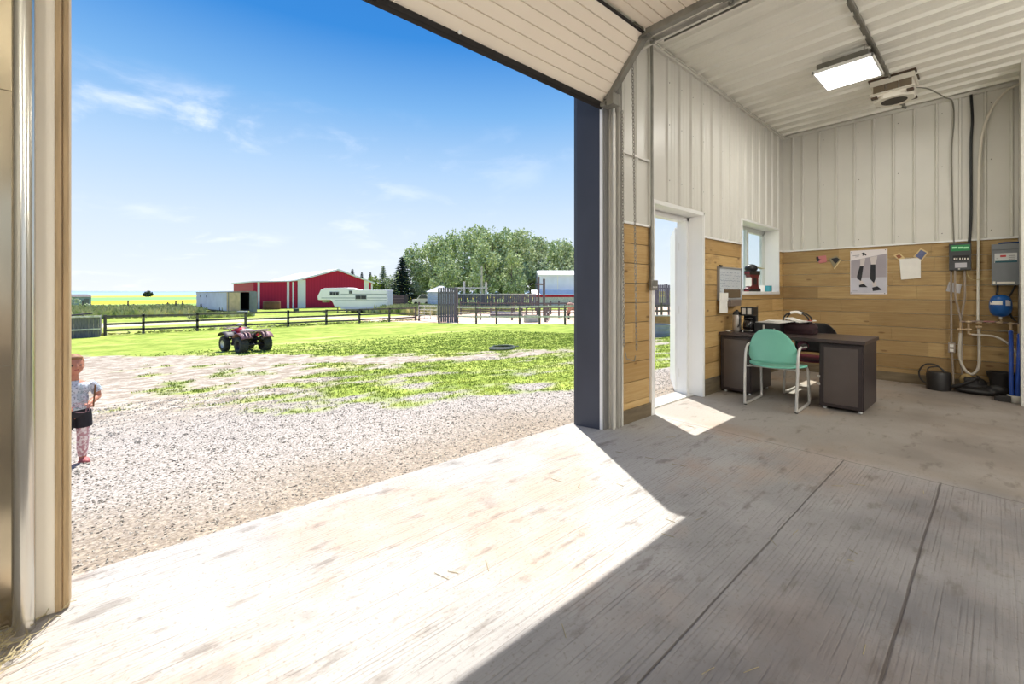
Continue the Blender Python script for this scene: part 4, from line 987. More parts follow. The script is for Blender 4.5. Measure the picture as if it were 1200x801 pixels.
for (pa_, pb_, rr_) in (((1125.5,376.5),(1125.5,390),.011), ((1135,376.5),(1135,391),.012), ((1125.5,386),(1135,386),.009), ((1135,391),(1139,392),.012), ((1184.5,378),(1184.5,386),.014), ((1194.5,379.5),(1194.5,390),.014), ((1173,366),(1173,378),.010)):
    m = M(); m.tube([X_(*pa_), X_(*pb_)], rr_, 10); part('branch_pipe', m, BRASS, mf, world=True, smooth=True)
for (u, v) in ((1135, 377), (1147, 378), (1159, 378), (1171, 378), (1184.5, 379), (1125.5, 386), (1135, 386), (1147, 383)):
    p_ = X_(u, v); m = M(); m.ball(p_, (.02, .022, .02), 10, 8); m.tube([p_-Vector((0, .026, 0)), p_+Vector((0, .026, 0))], .015, 8); part('fitting', m, BRASS, mf, world=True, smooth=True)
p_ = X_(1159, 376); m = M(); m.box((xm-.03, p_.y-.045, p_.z-.012), (xm-.02, p_.y+.045, p_.z+.004)); part('valve_handle', m, mat('pink_red_handle', (176, 120, 120), .5), mf, world=True, bevel=.002)
p_ = X_(1176, 387); m = M(); m.tube([p_+Vector((0, .05, 0)), p_-Vector((0, .08, 0))], .006, 8); part('valve_handle', m, GALVD, mf, world=True)
# main white pipe: from the ceiling corner down to the manifold
P = [X_(1197, 97, 7.93), X_(1180, 106, 7.93), X_(1165, 123, 7.93), X_(1154.5, 145, 7.93), X_(1149, 175, 7.93), X_(1147, 220, 7.93), X_(1146.5, 300, 7.93), X_(1146, 376, 7.90)]
m = M(); m.tube(bez(P, 8), .0135, 12); solo('white_pipe', m, WHTP, tuple(P[-1]), 'white plastic pipe curving from the ceiling down to the manifold', 'pipe', world=True, smooth=True)
P = [X_(1147, 383, 7.87), X_(1147.5, 410, 7.87), X_(1147, 428, 7.86), X_(1143, 436, 7.85), X_(1137, 438, 7.85), X_(1130, 432, 7.86), X_(1125, 420, 7.87), X_(1124.5, 405, 7.87), X_(1125.5, 390, 7.87)]
m = M(); m.tube(bez(P, 6), .015, 12); solo('looped_hose', m, PEX, tuple(P[4]), 'pale hose hanging in a U-shaped loop below the manifold', 'hose', world=True, smooth=True)
P = [X_(1139, 392, 7.84), X_(1150, 392.5, 7.83), X_(1165, 394, 7.82), X_(1178, 400, 7.81), X_(1188, 409, 7.80), X_(1193.5, 420, 7.80), X_(1194, 434, 7.80)]
m = M(); m.tube(bez(P, 6), .012, 12); solo('curved_hose', m, PEX, tuple(P[-1]), 'pale hose arching right from the manifold to the blue hoses', 'hose', world=True, smooth=True)
# grey conduits from the control box
for i, (P, lb_) in enumerate((([X_(1114.3, 316), X_(1114.3, 350), X_(1114.5, 401)], 'straight grey conduit at the left under the control box down to the outlet'),
                              ([X_(1119, 316), X_(1119.5, 346), X_(1123, 362), X_(1126, 378), X_(1127, 410), X_(1127, 430), X_(1129, 452, 7.90)], 'middle grey conduit bending right behind the manifold'),
                              ([X_(1130, 316), X_(1130.5, 345), X_(1128, 362), X_(1125.5, 378), X_(1126, 400, 7.92), X_(1126.3, 432, 7.92)], 'right-hand grey conduit bending left under the control box'))):
    P = [Vector((p.x+.055 if i != 1 else p.x+.02, p.y, p.z)) for p in P]
    m = M(); m.tube(bez(P, 6), .011, 10); solo('grey_conduit', m, GREYC, tuple(P[-1]), lb_, 'conduit', world=True, smooth=True)
P = [Vector((7.915, p.y, p.z)) for p in (X_(1115, 414), X_(1116.5, 435), X_(1117, 455))]
m = M(); m.tube(bez(P, 5), .011, 10); solo('grey_conduit', m, GREYC, tuple(P[-1]), 'short grey conduit running from the outlet to the floor', 'conduit', world=True, smooth=True)
e = thing('outlet_box', (7.9, X_(1115, 413).y, X_(1115, 413).z), 'pale grey double power outlet on the conduit above the black jug', 'outlet')
m = M(); boxX(m, (1111, 401), (1119.5, 413.5), 7.90, WX); part('box', m, GREYC, e, world=True, bevel=.004)
for y_ in (403, 408.5):
    m = M(); boxX(m, (1113, y_), (1117.5, y_+3.6), 7.896, 7.90); part('socket', m, PAPER, e, world=True, bevel=.002)
m = M(); m.tube(bez([X_(1133.5, 316, 7.9), X_(1134, 322, 7.9), X_(1139, 327, 7.9), X_(1150, 327, 7.9), X_(1162, 326, 7.9)], 5), .004, 6); solo('tan_wire', m, mat('tan_wire', (190, 170, 120), .5), tuple(X_(1150, 327, 7.9)), 'thin tan wire between the control box and the grey cabinet', 'wire', world=True)
m = M(); m.tube(bez([X_(1169, 334, 7.9), X_(1169, 340, 7.88), X_(1168, 345, 7.86)], 5), .010, 8); m.tube(bez([X_(1190, 334, 7.93), X_(1186, 342, 7.93), X_(1181, 352, 7.94), X_(1184, 368, 7.93), X_(1190, 376, 7.9)], 5), .009, 8); solo('black_cable', m, BLKC, tuple(X_(1169, 334, 7.9)), 'black cables below the grey cabinet behind the blue tank', 'cable', world=True)
# floor things along the wall
BLKJ = mat('black_poly', (34, 31, 30), .5, 0, .2, 10)
j = onZ(1100, 457, 0); jx, jy = 7.72, onX(1100, 450, 7.72).y
wc = thing('watering_can', (jx, jy, 0), 'black watering can with looped handle on the floor under the outlet', 'watering can')
m = M(); m.lathe([(.10, 0), (.115, .01), (.118, .20), (.105, .23), (.06, .235)], n=22); part('body', m, BLKJ, wc, smooth=True)
m = M(); m.tube(bez([(0, -.09, .05), (-.02, -.20, .10), (-.02, -.32, .19)], 5), [.022]*5+[.018]*5+[.014], 10); m.lathe([(.014, -.02), (.03, .0), (.032, .01)], (-.02, -.335, .205), 12, 'y'); part('spout', m, BLKJ, wc, smooth=True)
m = M(); m.tube(bez([(0, -.05, .235), (0, .02, .31), (0, .12, .31), (0, .18, .22), (0, .17, .12), (0, .11, .06)], 5), .009, 8); m.tube(bez([(0, -.06, .232), (0, -.0, .29), (0, .09, .27), (0, .10, .22)], 5), .008, 8); part('handle', m, BLKJ, wc, smooth=True)
bp_ = onX(1174, 440, 7.80); bk_ = thing('bucket', (7.79, bp_.y, 0), 'black square-sided bucket on the floor beside the blue hoses', 'bucket')
m = M(); m.lathe([(.075, 0), (.115, .27), (.125, .27), (.125, .29), (.108, .29), (.07, .02), (.001, .02)], n=24); part('body', m, BLKJ, bk_, smooth=True)
m = M(); m.tube(bez([(0, .12, .27), (.05, .10, .20), (.07, 0, .17), (.05, -.10, .20), (0, -.12, .27)], 4), .004, 6); part('handle', m, GALVD, bk_)
cp = onX(1146, 452, 7.74)
m = M(); m.ball((0, 0, .04), (.13, .22, .05), 16, 8); m.ball((.05, .02, .12), (.08, .10, .08), 12, 8); m.ball((-.02, -.17, .08), (.08, .10, .07), 12, 8); m.box((-.04, .0, .0), (.10, .12, .19)); o = solo('black_tarp', m, BLKJ, (7.76, cp.y, 0), 'crumpled black tarp heaped on the floor by the hose loop', 'tarp'); voxel(o, .014, 2)
m = M(); m.ball((0, 0, 0), (.05, .07, .09), 12, 8); o = solo('tan_sack', m, mat('tan_sack_cloth', (150, 128, 84), .85, 0, .2, 12), (7.84, onX(1133, 440, 7.84).y, .14), 'small tan sack standing behind the black tarp', 'sack'); voxel(o, .01, 3)
ox = 7.50; by0 = onX(1184, 472, ox).y; by1 = onX(1195.5, 472, ox).y
hp = thing('hose_stub', (ox, (by0+by1)/2, 0), 'two upright blue hoses rising out of a white floor collar', 'blue hoses')
yc = (by0+by1)/2
m = M(); m.lathe([(.062, 0), (.065, .004), (.065, .075), (.055, .078), (.052, .02)], n=22); part('collar', m, WHTP, hp, smooth=True)
for dy, tx in ((.03, 1184.5), (-.02, 1194.5)):
    tp = X_(tx, 386 if dy > 0 else 390)
    m = M(); m.tube(bez([(0, dy*.8, .04), (.01, dy, .25), (.08, (tp.y-yc)*.6+dy*.4, .55), (tp.x-ox, tp.y-yc, tp.z-.02)], 6), .019, 12); part('hose', m, BLUH, hp, smooth=True)
    m = M(); m.lathe([(.02, 0), (.022, .01), (.02, .05)], (tp.x-ox, tp.y-yc, tp.z-.06), 10); part('clamp', m, GALV, hp, smooth=True)
m = M(); a = onZ(1176, 466, 0); m.obox((0, 0, .035), (.06, .10, .07)); m.obox((-.02, .05, .03), (.03, .05, .05), Matrix.Rotation(R(20), 4, 'Z'))
solo('junction_box', m, BLKJ, (7.45, onX(1177, 468, 7.45).y, 0), 'small black junction box on the floor left of the white collar', 'box', bevel=.004)
# litter of hay on the slab
HAY = mat('dry_hay', (158, 146, 112), .8, 0, .3, 20); m = M(); rr = random.Random(9)
for k in range(200):
    x, y = rr.gauss(-.36, .14), rr.gauss(2.25, .10)
    if y > 2.42 or x > -.2-(2.44-y)*.4: continue
    a = rr.uniform(0, PI); l_ = rr.uniform(.03, .13)
    m.tube([(x, y, .006+rr.random()*.02), (x+math.cos(a)*l_*.5, y+math.sin(a)*l_*.5, .012+rr.random()*.02), (x+math.cos(a+.3)*l_, y+math.sin(a+.3)*l_, .005+rr.random()*.015)], .0016, 4)
solo('loose_hay', m, HAY, (-.36, 2.25, 0), 'wisps of dry hay littering the slab at the left jamb', 'hay', kind='stuff', world=True)
m = M()
for k in range(34):
    x, y = rr.uniform(.8, 3.9), rr.uniform(-.3, 1.9); a = rr.uniform(0, PI); l_ = rr.uniform(.02, .09)
    m.tube([(x, y, .002), (x+math.cos(a)*l_, y+math.sin(a)*l_, .003)], .0014, 4)
solo('hay_stalks', m, HAY, (2, 1, 0), 'scattered thin hay stalks on the shaded concrete', 'hay', kind='stuff', world=True)
# ================================================================ OUTDOORS
# ---- loose stones and turf blades (uncountable)
def pebbles(n, xr, yr, s0, s1, mm, name, label, cond):
    m = M(); V = []; F = []; b = 0; rr = np.random.RandomState(5+n)
    while b < n:
        x, y = rr.uniform(*xr), rr.uniform(*yr)
        if not cond(x, y, rr): n -= 0; 
        else:
            s = rr.uniform(s0, s1)*(1+.06*y); a = rr.uniform(0, 6.3); z = zg(y)+fb(x*1.3, y*1.3)*.05*min(1, (y-2.8)/2)
            ca, sa = math.cos(a), math.sin(a); k = len(V)
            for (u, v, h) in ((-1,-.6,-.2),(.9,-.8,-.2),(1,.6,-.2),(-.7,.9,-.2),(-.4,-.3,.6),(.5,-.4,.5),(.3,.5,.65)):
                u *= s*rr.uniform(.7,1.2); v *= s*rr.uniform(.6,1.0); V.append((x+u*ca-v*sa, y+u*sa+v*ca, z+h*s))
            F += [(k,k+1,k+5,k+4),(k+1,k+2,k+6,k+5),(k+2,k+3,k+6),(k+3,k,k+4,k+6),(k+4,k+5,k+6)]; b += 1
    m.v = V; m.f = F; m.mi = [0]*len(F)
    o = solo(name, m, mm, (0, 0, 0), label, name, kind='stuff'); return o
q = NB('yard_stone'); q.out(q.mix(q.step(q.noise(22, 2), .36, .64), (104, 99, 92), (184, 178, 168)), .8, .3); STONE = MATS['yard_stone']
pebbles(20000, (-1.8, 7.5), (2.72, 9.5), .004, .010, STONE, 'gravel', 'grey and tan crushed gravel spread outside the doorway', lambda x, y, r: cover(x, y) < .4 and abs(x-.66/.751*y) < .95*y+.6 and r.rand() < 5.5/(y+1.5))
q = NB('grass_blade'); q.out(q.mix(q.step(q.noise(2.2, 4), .36, .64), (122, 142, 60), (184, 188, 106)), .75, .15); BLADE = MATS['grass_blade']
m = M(); V = []; F = []; rr = np.random.RandomState(3); cnt = 0
while cnt < 34000:
    y = 3.6+18*rr.rand()**1.5; x = rr.uniform(-3.5, 16)
    if x > 1.95*y+1.5 or x < -.18*y-.6: cnt += .05; continue
    if 7.4 < x < 9 and y < 2.7: continue
    if rr.rand() > cover(x, y)*.9: cnt += .05; continue
    if rr.rand() < (y-11)/10: cnt += .05; continue
    z = zg(y)+fb(x*1.3, y*1.3)*.05*min(1, (y-2.8)/2)
    for k in range(3):
        a = rr.uniform(0, 6.3); h = rr.uniform(.012, .034)*(1+.03*y); w_ = .003+.0007*y; dx, dy = math.cos(a), math.sin(a); ox_, oy_ = rr.uniform(-.03,.03,2)
        le = rr.uniform(-.6, .6, 2)*h; i = len(V)
        V += [(x+ox_-dx*w_, y+oy_-dy*w_, z-.005), (x+ox_+dx*w_, y+oy_+dy*w_, z-.005), (x+ox_+le[0], y+oy_+le[1], z+h)]; F.append((i, i+1, i+2))
    cnt += 1
m.v = V; m.f = F; m.mi = [0]*len(F); solo('turf_grass', m, BLADE, (0, 0, 0), 'short green grass growing in tufts across the yard', 'grass', kind='stuff')
# tall weeds along the far side of the fences
WEED = mat('weed_green', (140, 162, 86), .8, 0, .3, .7, c2=(220, 212, 158)); V = []; F = []
def weeds(x0, x1, y0, y1, h0, h1, n, w_=.05):
    for k in range(n):
        x, y = rr.uniform(x0, x1), rr.uniform(y0, y1); a = rr.uniform(0, 6.3); h = rr.uniform(h0, h1); i = len(V); dx, dy = math.cos(a)*w_, math.sin(a)*w_; z = zg(y)
        V.extend([(x-dx, y-dy, z-.05), (x+dx, y+dy, z-.05), (x+dx*2+rr.uniform(-.2,.2), y+dy, z+h*.6), (x+rr.uniform(-.3,.3), y+rr.uniform(-.3,.3), z+h)]); F.append((i, i+1, i+2, i+3))
weeds(-9, 6, 58, 84, .25, 1.05, 6500, .06); weeds(4, 9.5, 53, 60, .2, .5, 1500); weeds(2, 6, 60, 72, .3, .7, 1500)
weeds(23, 31, 42, 55, .5, 1.15, 5200); weeds(31, 40, 44, 62, .4, .9, 3500)
weeds(-4, 20, 35.9, 36.4, .05, .18, 500, .03); weeds(21.5, 40, 52, 60, .3, .7, 1600)
m = M(); m.v = V; m.f = F; m.mi = [0]*len(F); solo('tall_weeds', m, WEED, (0, 60, -1.4), 'tall pale green weeds growing behind the board fence', 'weeds', kind='stuff', world=True)

# ---- board fence across the yard
fe = thing('board_fence', (9.9, 35.7, zg(35.7)), 'long dark three-rail board fence across the back of the yard', 'fence')
FX = [-1.62+.2, .34, 3.1, 5.9, 8.7, 11.5, 14.2, 16.9, 19.5]; FY = 35.7; zb = zg(FY)
for x in FX:
    m = M(); m.prism([(x-.07, FY-.02), (x+.07, FY-.02), (x+.07, FY+.12), (x-.07, FY+.12)], zb-.1, zb+1.22+.03*math.sin(x*3)); part('post', m, OLDR, fe, world=True)
rr2 = random.Random(2)
for i, (xa, xb) in enumerate(zip(FX, FX[1:])):
    for zz in (.28, .70, 1.13):
        m = M(); m.beam((xa-.06, FY-.045, zb+zz+rr2.uniform(-.03, .03)), (xb+.06, FY-.045, zb+zz+rr2.uniform(-.03, .03)), .04, .13); part('rail', m, OLDR, fe, world=True)
# pen of vertical boards at its left end
pn = thing('board_pen', (-3.3, 34.7, zg(34.7)), 'weathered grey board pen at the left end of the board fence', 'pen'); zb = zg(34.7)
m = M(); x = -5.2
while x < -1.62:
    w_ = rr2.uniform(.16, .24); m.box((x, 34.7, zb-.05+rr2.uniform(0, .05)), (min(x+w_-.004, -1.6), 34.73, zb+1.22)); x += w_
y = 34.75
while y < 36.4:
    w_ = rr2.uniform(.16, .24); m.box((-1.64, y, zb-.05), (-1.61, y+w_-.012, zb+1.22)); y += w_
part('boards', m, OLDW, pn, world=True)
m = M(); m.box((-5.2, 34.60, zb+1.16), (-1.56, 34.74, zb+1.25)); part('top_rail', m, GREYR, pn, world=True, label='bleached top rail')
m = M(); m.box((-5.2, 34.65, zb+.42), (-1.58, 34.70, zb+.51)); part('middle_rail', m, GREYR, pn, world=True)
m = M(); m.obox((-3.6, 35.5, zb+1.25), (1.6, .5, .10), Matrix.Rotation(R(4), 4, 'Y')); m.obox((-2.6, 35.6, zb+1.30), (1.3, .4, .08), Matrix.Rotation(R(-6), 4, 'Y')); m.box((-4.4, 35.4, zb), (-4.3, 35.5, zb+1.2)); m.box((-2.4, 35.4, zb), (-2.3, 35.7, zb+1.25))
part('roof_boards', m, OLDR, pn, world=True)
# wire fence posts in the weeds
def wpost(px, s, h, label):
    p = ground(px, s); m = M(); m.tube([(0, 0, -.1), (0, 0, h)], .09, 7); return solo('fence_post', m, OLDR, tuple(p), label, 'post', 'wire fence posts in the weeds behind the board fence')
pp0 = wpost(97, 60, 1.5, 'thin dark wire-fence post standing in the weeds beyond the board fence')
for px_, s_, h_, lb_ in ((150, 58, 1.5, 'lone wire-fence post in the weeds midway between shed and box trailer'), (206, 57, 1.5, 'taller wire-fence post of the close pair left of the box trailer'), (214, 58, 1.4, 'shorter wire-fence post of the close pair left of the box trailer'), (196.5, 62, 1.2, 'farther short wire-fence post left of the close pair'), (235.5, 52, 1.2, 'wire-fence post standing right at the box trailer side wall')):
    dup(pp0, loc=tuple(ground(px_, s_)), scale=(1, 1, h_/1.5), label=lb_)
# grey shed and pale bush at the far left
p = ground(92, 66); gs = thing('grey_shed', tuple(p), 'small grey-blue shed at the far left beyond the board pen', 'shed', rz=R(40))
m = M(); m.box((-1.6, -1, 0), (1.0, 1, 1.9)); part('walls', m, mat('grey_blue_siding', (134, 146, 164), .7, 0, .1, 2), gs)
m = M(); m.prism([(-1.2, 1.9), (1.2, 1.9), (0, 2.3)], -1.8, 1.2, axis='x'); part('roof', m, OLDR, gs)
m = M(); m.box((.0, -1.03, 0), (.7, -1.0, 1.6)); part('door', m, OLDW, gs)
p = ground(85, 60)
def leafblob(m, c, r, n, s, rs, squash=.8):
    for k in range(n):
        d = rs.normal(size=3); d /= np.linalg.norm(d); rad = (.55+.45*rs.rand()**.5)
        x, y, z = c[0]+d[0]*r*rad, c[1]+d[1]*r*rad, c[2]+d[2]*r*squash*rad
        a = rs.normal(size=3); a /= np.linalg.norm(a); b_ = np.cross(a, rs.normal(size=3)); b_ /= np.linalg.norm(b_); s_ = s*rs.uniform(.6, 1.3); i = len(m.v)
        A = a*s_; B = b_*s_*.62
        m.v += [(x-A[0], y-A[1], z-A[2]), (x+B[0], y+B[1], z+B[2]), (x+A[0], y+A[1], z+A[2]), (x-B[0], y-B[1], z-B[2])]; m.f.append((i, i+1, i+2, i+3)); m.mi.append(0)
def leafmat(name, c, c2, dark):
    q = NB(name); oi = q.n('ShaderNodeObjectInfo'); col = q.mix(q.step(q.noise(.9, 5, rough=.7), .36, .64), c, c2); col = q.mix(q.math('MULTIPLY', q.step(q.noise(2.4, 2), .5, .7), .55), col, dark)
    q.out(col, .7, .2); return q.m
LEAF = leafmat('poplar_leaf', (150, 168, 112), (222, 230, 184), (104, 126, 78)); SPRUCE = leafmat('spruce_needle', (44, 62, 56), (70, 90, 78), (30, 44, 42)); LEAFY = leafmat('yellow_green_leaf', (134, 156, 60), (182, 196, 92), (100, 122, 50)); LEAFP = leafmat('pale_leaf', (150, 166, 122), (202, 206, 172), (118, 134, 96))
rs = np.random.RandomState(11)
m = M(); leafblob(m, (0, 0, .9), 1.0, 260, .12, rs, 1.0); leafblob(m, (1.1, 0, .6), .7, 120, .12, rs)
bu = thing('bush', tuple(p), 'pale green bush at the far left behind the board pen', 'bush'); part('foliage', m, LEAFP, bu)
m = M(); m.tube([(0, 0, 0), (.05, 0, 1.3)], .05, 6); part('stem', m, BARK, bu)
p = ground(174, 235); m = M(); leafblob(m, (0, 0, 1.5), 2.0, 260, .5, rs, .8); leafblob(m, (-1.2, 0, 1.1), 1.3, 100, .4, rs, .8); m.ball((0, 0, 1.3), (1.5, 1.5, 1.2))
solo('thicket', m, SPRUCE, tuple(p), 'dark lone thicket standing in the yellow field on the horizon', 'thicket')

# ---- quad bike (ATV)
pa = ground(287.6, 16.2)
RED = mat('faded_red_plastic', (188, 28, 56), .45, 0, .12, 6); DKP = mat('dark_violet_plastic', (52, 44, 54), .6, 0, .2, 8); TYR = mat('worn_tyre', (62, 62, 58), .85, 0, .15, 14, .3, 60); RACK = mat('grey_brown_rack', (144, 122, 120), .6, .1, .2, 20); SEATM = mat('grey_seat_vinyl', (168, 172, 164), .55, 0, .12, 9)
at_ = thing('quad_bike', tuple(pa), 'red and black quad bike with cargo racks parked on the grass', 'quad bike', rz=math.atan2(.96, -.275))
def wheel(x, y, r, w_, name='wheel'):
    s = 1 if y > 0 else -1
    m = M(); pr = [(r*.52, -w_*.42), (r*.80, -w_*.5), (r*.95, -w_*.42), (r, -w_*.25), (r, w_*.25), (r*.95, w_*.42), (r*.80, w_*.5), (r*.52, w_*.42)]
    m.lathe(pr, (x, y, r), 26, axis='y', close=True)
    for k in range(20):                                    # tread lugs
        a = 2*PI*k/20
        for sd_ in (-1, 1):
            c = Vector((x+math.cos(a+.08*sd_)*(r+.004), y+sd_*w_*.22, r+math.sin(a+.08*sd_)*(r+.004))); m.obox(c, (.02, w_*.34, .035), Matrix.Rotation(-a, 4, 'Y'))
    wo_ = part(name, m, TYR, at_, smooth=True)
    m = M(); m.lathe([(.02, s*w_*.18), (r*.2, s*w_*.24), (r*.26, s*w_*.12), (r*.44, s*w_*.16), (r*.50, s*w_*.36), (r*.55, s*w_*.43), (r*.55, s*w_*.3), (r*.52, -s*w_*.3), (.02, -s*w_*.1)], (x, y, r), 22, axis='y')
    part('rim', m, GALV if x > 0 else DKP, wo_, smooth=True); 
wheel(.62, .44, .275, .22); wheel(.62, -.44, .275, .22); wheel(-.60, .42, .29, .30); wheel(-.60, -.42, .29, .30)
m = M(); m.tube([(-.6, -.42, .29), (-.6, .42, .29)], .035, 10); m.tube([(.62, -.42, .275), (.62, .42, .275)], .022, 8); m.tube([(-.5, -.13, .36), (.65, -.13, .36)], .022, 8); m.tube([(-.5, .13, .36), (.65, .13, .36)], .022, 8)
m.tube([(.65, -.13, .36), (.85, -.1, .55), (.85, .1, .55), (.65, .13, .36)], .02, 8); m.tube([(-.5, .13, .36), (-.8, .12, .62)], .018, 8); m.tube([(-.5, -.13, .36), (-.8, -.12, .62)], .018, 8)
m.tube([(.62, .3, .30), (.50, .18, .66)], .03, 8); m.tube([(.62, -.3, .30), (.50, -.18, .66)], .03, 8); m.tube([(-.6, .25, .32), (-.45, .12, .66)], .03, 8); m.tube([(-.6, -.25, .32), (-.45, -.12, .66)], .03, 8)
m.box((-.30, -.34, .22), (.36, .34, .30)); m.box((-.28, -.30, .22), (.40, -.20, .60)); m.box((-.28, .20, .22), (.40, .30, .60)); part('chassis', m, DKP, at_, smooth=True)
m = M(); m.box((-.22, -.16, .28), (.30, .16, .58)); m.lathe([(.09, -.17), (.11, -.15), (.11, .15), (.09, .17)], (.05, 0, .42), 16, 'y'); m.tube([(-.25, -.15, .42), (-.55, -.19, .48), (-.88, -.19, .52)], [.035, .05, .055], 12); part('engine', m, mat('engine_grey', (70, 66, 68), .5, .5, .25, 14), at_, bevel=.01)
def fender(x0, x1, sgn, top, r, cxw, mm, lab):
    m = M(); n_ = 12; V_ = []
    for lay in (0, .014):
        for i in range(n_+1):
            a = R(38)+(PI-R(72))*i/n_
            for y_ in (.17, .30, .44, .57):
                dr = .02 if y_ == .57 else 0
                V_.append((cxw+math.cos(a)*(r-lay), sgn*y_, .30+math.sin(a)*(r-lay)*top-dr))
    m.v = V_; k = (n_+1)*4
    for i in range(n_):
        for j in range(3):
            a = i*4+j; m.f += [(a, a+1, a+5, a+4), (k+a, k+a+4, k+a+5, k+a+1)]
    for i in range(n_): a = i*4; m.f += [(a, a+4, k+a+4, k+a), (a+3, k+a+3, k+a+7, a+7)]
    for j in range(3): m.f += [(j, k+j, k+j+1, j+1), (n_*4+j, n_*4+j+1, k+n_*4+j+1, k+n_*4+j)]
    m.mi = [0]*len(m.f); part('fender', m, mm, at_, smooth='all')
FRED = mat('faded_rose_plastic', (132, 92, 98), .55, 0, .2, 9)
for sg in (-1, 1): fender(0, 0, sg, 1.05, .42, .60, DKP, ''); fender(0, 0, sg, 1.02, .44, -.58, FRED, '')
m = M(); m.ball((.36, 0, .76), (.30, .17, .12), 16, 10); m.box((.25, -.14, .58), (.60, .14, .74)); m.ball((.62, 0, .72), (.22, .22, .10), 14, 8); o = part('body_cover', m, RED, at_); voxel(o, .018, 5)
for sg in (-1, 1):
    m = M(); m.prism([(.28, .46), (.62, .50), (.66, .66), (.50, .74), (.30, .66)], sg*.165-.01, sg*.165+.01, axis='y'); part('side_panel', m, mat('pale_side_panel', (196, 190, 204), .5), at_, bevel=.004)
m = M(); m.ball((-.18, 0, .77), (.40, .15, .085), 18, 10); m.box((-.52, -.13, .68), (.12, .13, .77)); o = part('seat', m, SEATM, at_); voxel(o, .018, 6)
m = M(); m.tube(bez([(.22, .40, .98), (.30, .28, 1.0), (.40, .10, .93), (.40, -.10, .93), (.30, -.28, 1.0), (.22, -.40, .98)], 5), .014, 8); m.tube([(.40, 0, .93), (.50, 0, .70)], .03, 8); part('handlebar', m, BLACKR, at_, smooth=True)
m = M(); m.ball((.44, 0, .97), (.11, .13, .07), 14, 8); part('headlight_pod', m, SEATM, at_, smooth='all')
for sg in (-1, 1):
    m = M(); m.tube([(.215, sg*.36, .98), (.19, sg*.44, .978)], .02, 8); part('grip', m, BLACKR, at_)
def rack(xa, xb, z, w_):
    m = M(); m.tube([(xa, -w_, z), (xb, -w_, z), (xb, w_, z), (xa, w_, z)], .014, 8, close=True)
    for k in range(7):
        y = -w_+2*w_*(k+.5)/7; m.box((xa, y-.035, z-.006), (xb, y+.035, z+.012))
    for x_ in (xa+.08, xb-.08):
        for s in (-1, 1): m.tube([(x_, s*.25, z), (x_*.9, s*.2, z-.14)], .011, 6)
    m.tube([(xb, -w_, z+.05), (xb, w_, z+.05)], .012, 8); m.tube([(xb, -w_, z), (xb, -w_, z+.05)], .01, 6); m.tube([(xb, w_, z), (xb, w_, z+.05)], .01, 6)
    part('cargo_rack', m, RACK, at_)
rack(-.48, -.96, .80, .42); rack(.52, .92, .84, .36)
m = M(); m.box((.86, -.2, .40), (.92, .2, .44)); m.tube([(.9, -.2, .35), (.94, -.2, .7), (.94, .2, .7), (.9, .2, .35)], .014, 8); part('front_guard', m, DKP, at_)
m = M(); m.lathe([(.05, 0), (.055, .01)], (-.90, .0, .66), 12, 'x'); part('tail_lamp', m, RED, at_)

# ---- child peeking past the left jamb
gp_ = ground(86, 3.95); gp_.z = zg(gp_.y)
SKIN = mat('skin', (190, 128, 102), .55, 0, .05, 8); HAIRM = mat('light_brown_hair', (150, 108, 74), .7, 0, .25, 30)
ch = thing('child', (gp_.x, gp_.y, gp_.z), 'small child in a pale tee and black shorts peeking past the left jamb', 'person', rz=R(-72))
m = M()
def limb(pts, rad, n=12): m.tube(bez(pts, 4), list(np.interp(np.linspace(0, len(pts)-1, (len(pts)-1)*4+1), range(len(pts)), rad)), n)
for s in (-1, 1):
    limb([(0, s*.055, .46), (.005, s*.062, .36), (.015, s*.062, .26), (.0, s*.062, .15), (-.005, s*.062, .05)], [.062, .052, .038, .036, .025])
    m.ball((.035, s*.066, .022), (.075, .030, .022), 12, 8); m.ball((0, s*.062, .045), (.03, .028, .04), 10, 8)
m.ball((0, 0, .50), (.075, .10, .09), 14, 10); m.ball((0, 0, .60), (.072, .092, .12), 14, 10); m.ball((0, 0, .70), (.068, .105, .085), 14, 10); limb([(0, 0, .74), (.006, 0, .80), (.01, 0, .84)], [.045, .034, .034])
AR = {}
for s in (-1, 1):
    sh_ = (0, s*.115, .735); el = (.02, s*.165, .60); wr = (.13, s*.085, .545) if s < 0 else (.14, s*.07, .56)
    limb([sh_, (.0, s*.15, .67), el], [.036, .030, .026]); limb([el, tuple((a+b)/2 for a, b in zip(el, wr)), wr], [.026, .025, .018])
    ph = Vector(wr)+Vector((.03, -s*.012, .002)); m.ball(ph, (.030, .022, .013), 10, 8); AR[s] = ph
    for k in range(4):
        b0 = ph+Vector((.018, (k-1.5)*.010, 0)); m.tube([b0, b0+Vector((.020, 0, .004)), b0+Vector((.030, -s*.004, -.010)), b0+Vector((.026, -s*.006, -.022))], [.0062, .0058, .0055, .0045], 8)
    t0 = ph+Vector((-.006, -s*.018, .004)); m.tube([t0, t0+Vector((.018, -s*.012, .006)), t0+Vector((.032, -s*.008, .002))], [.007, .0065, .005], 8)
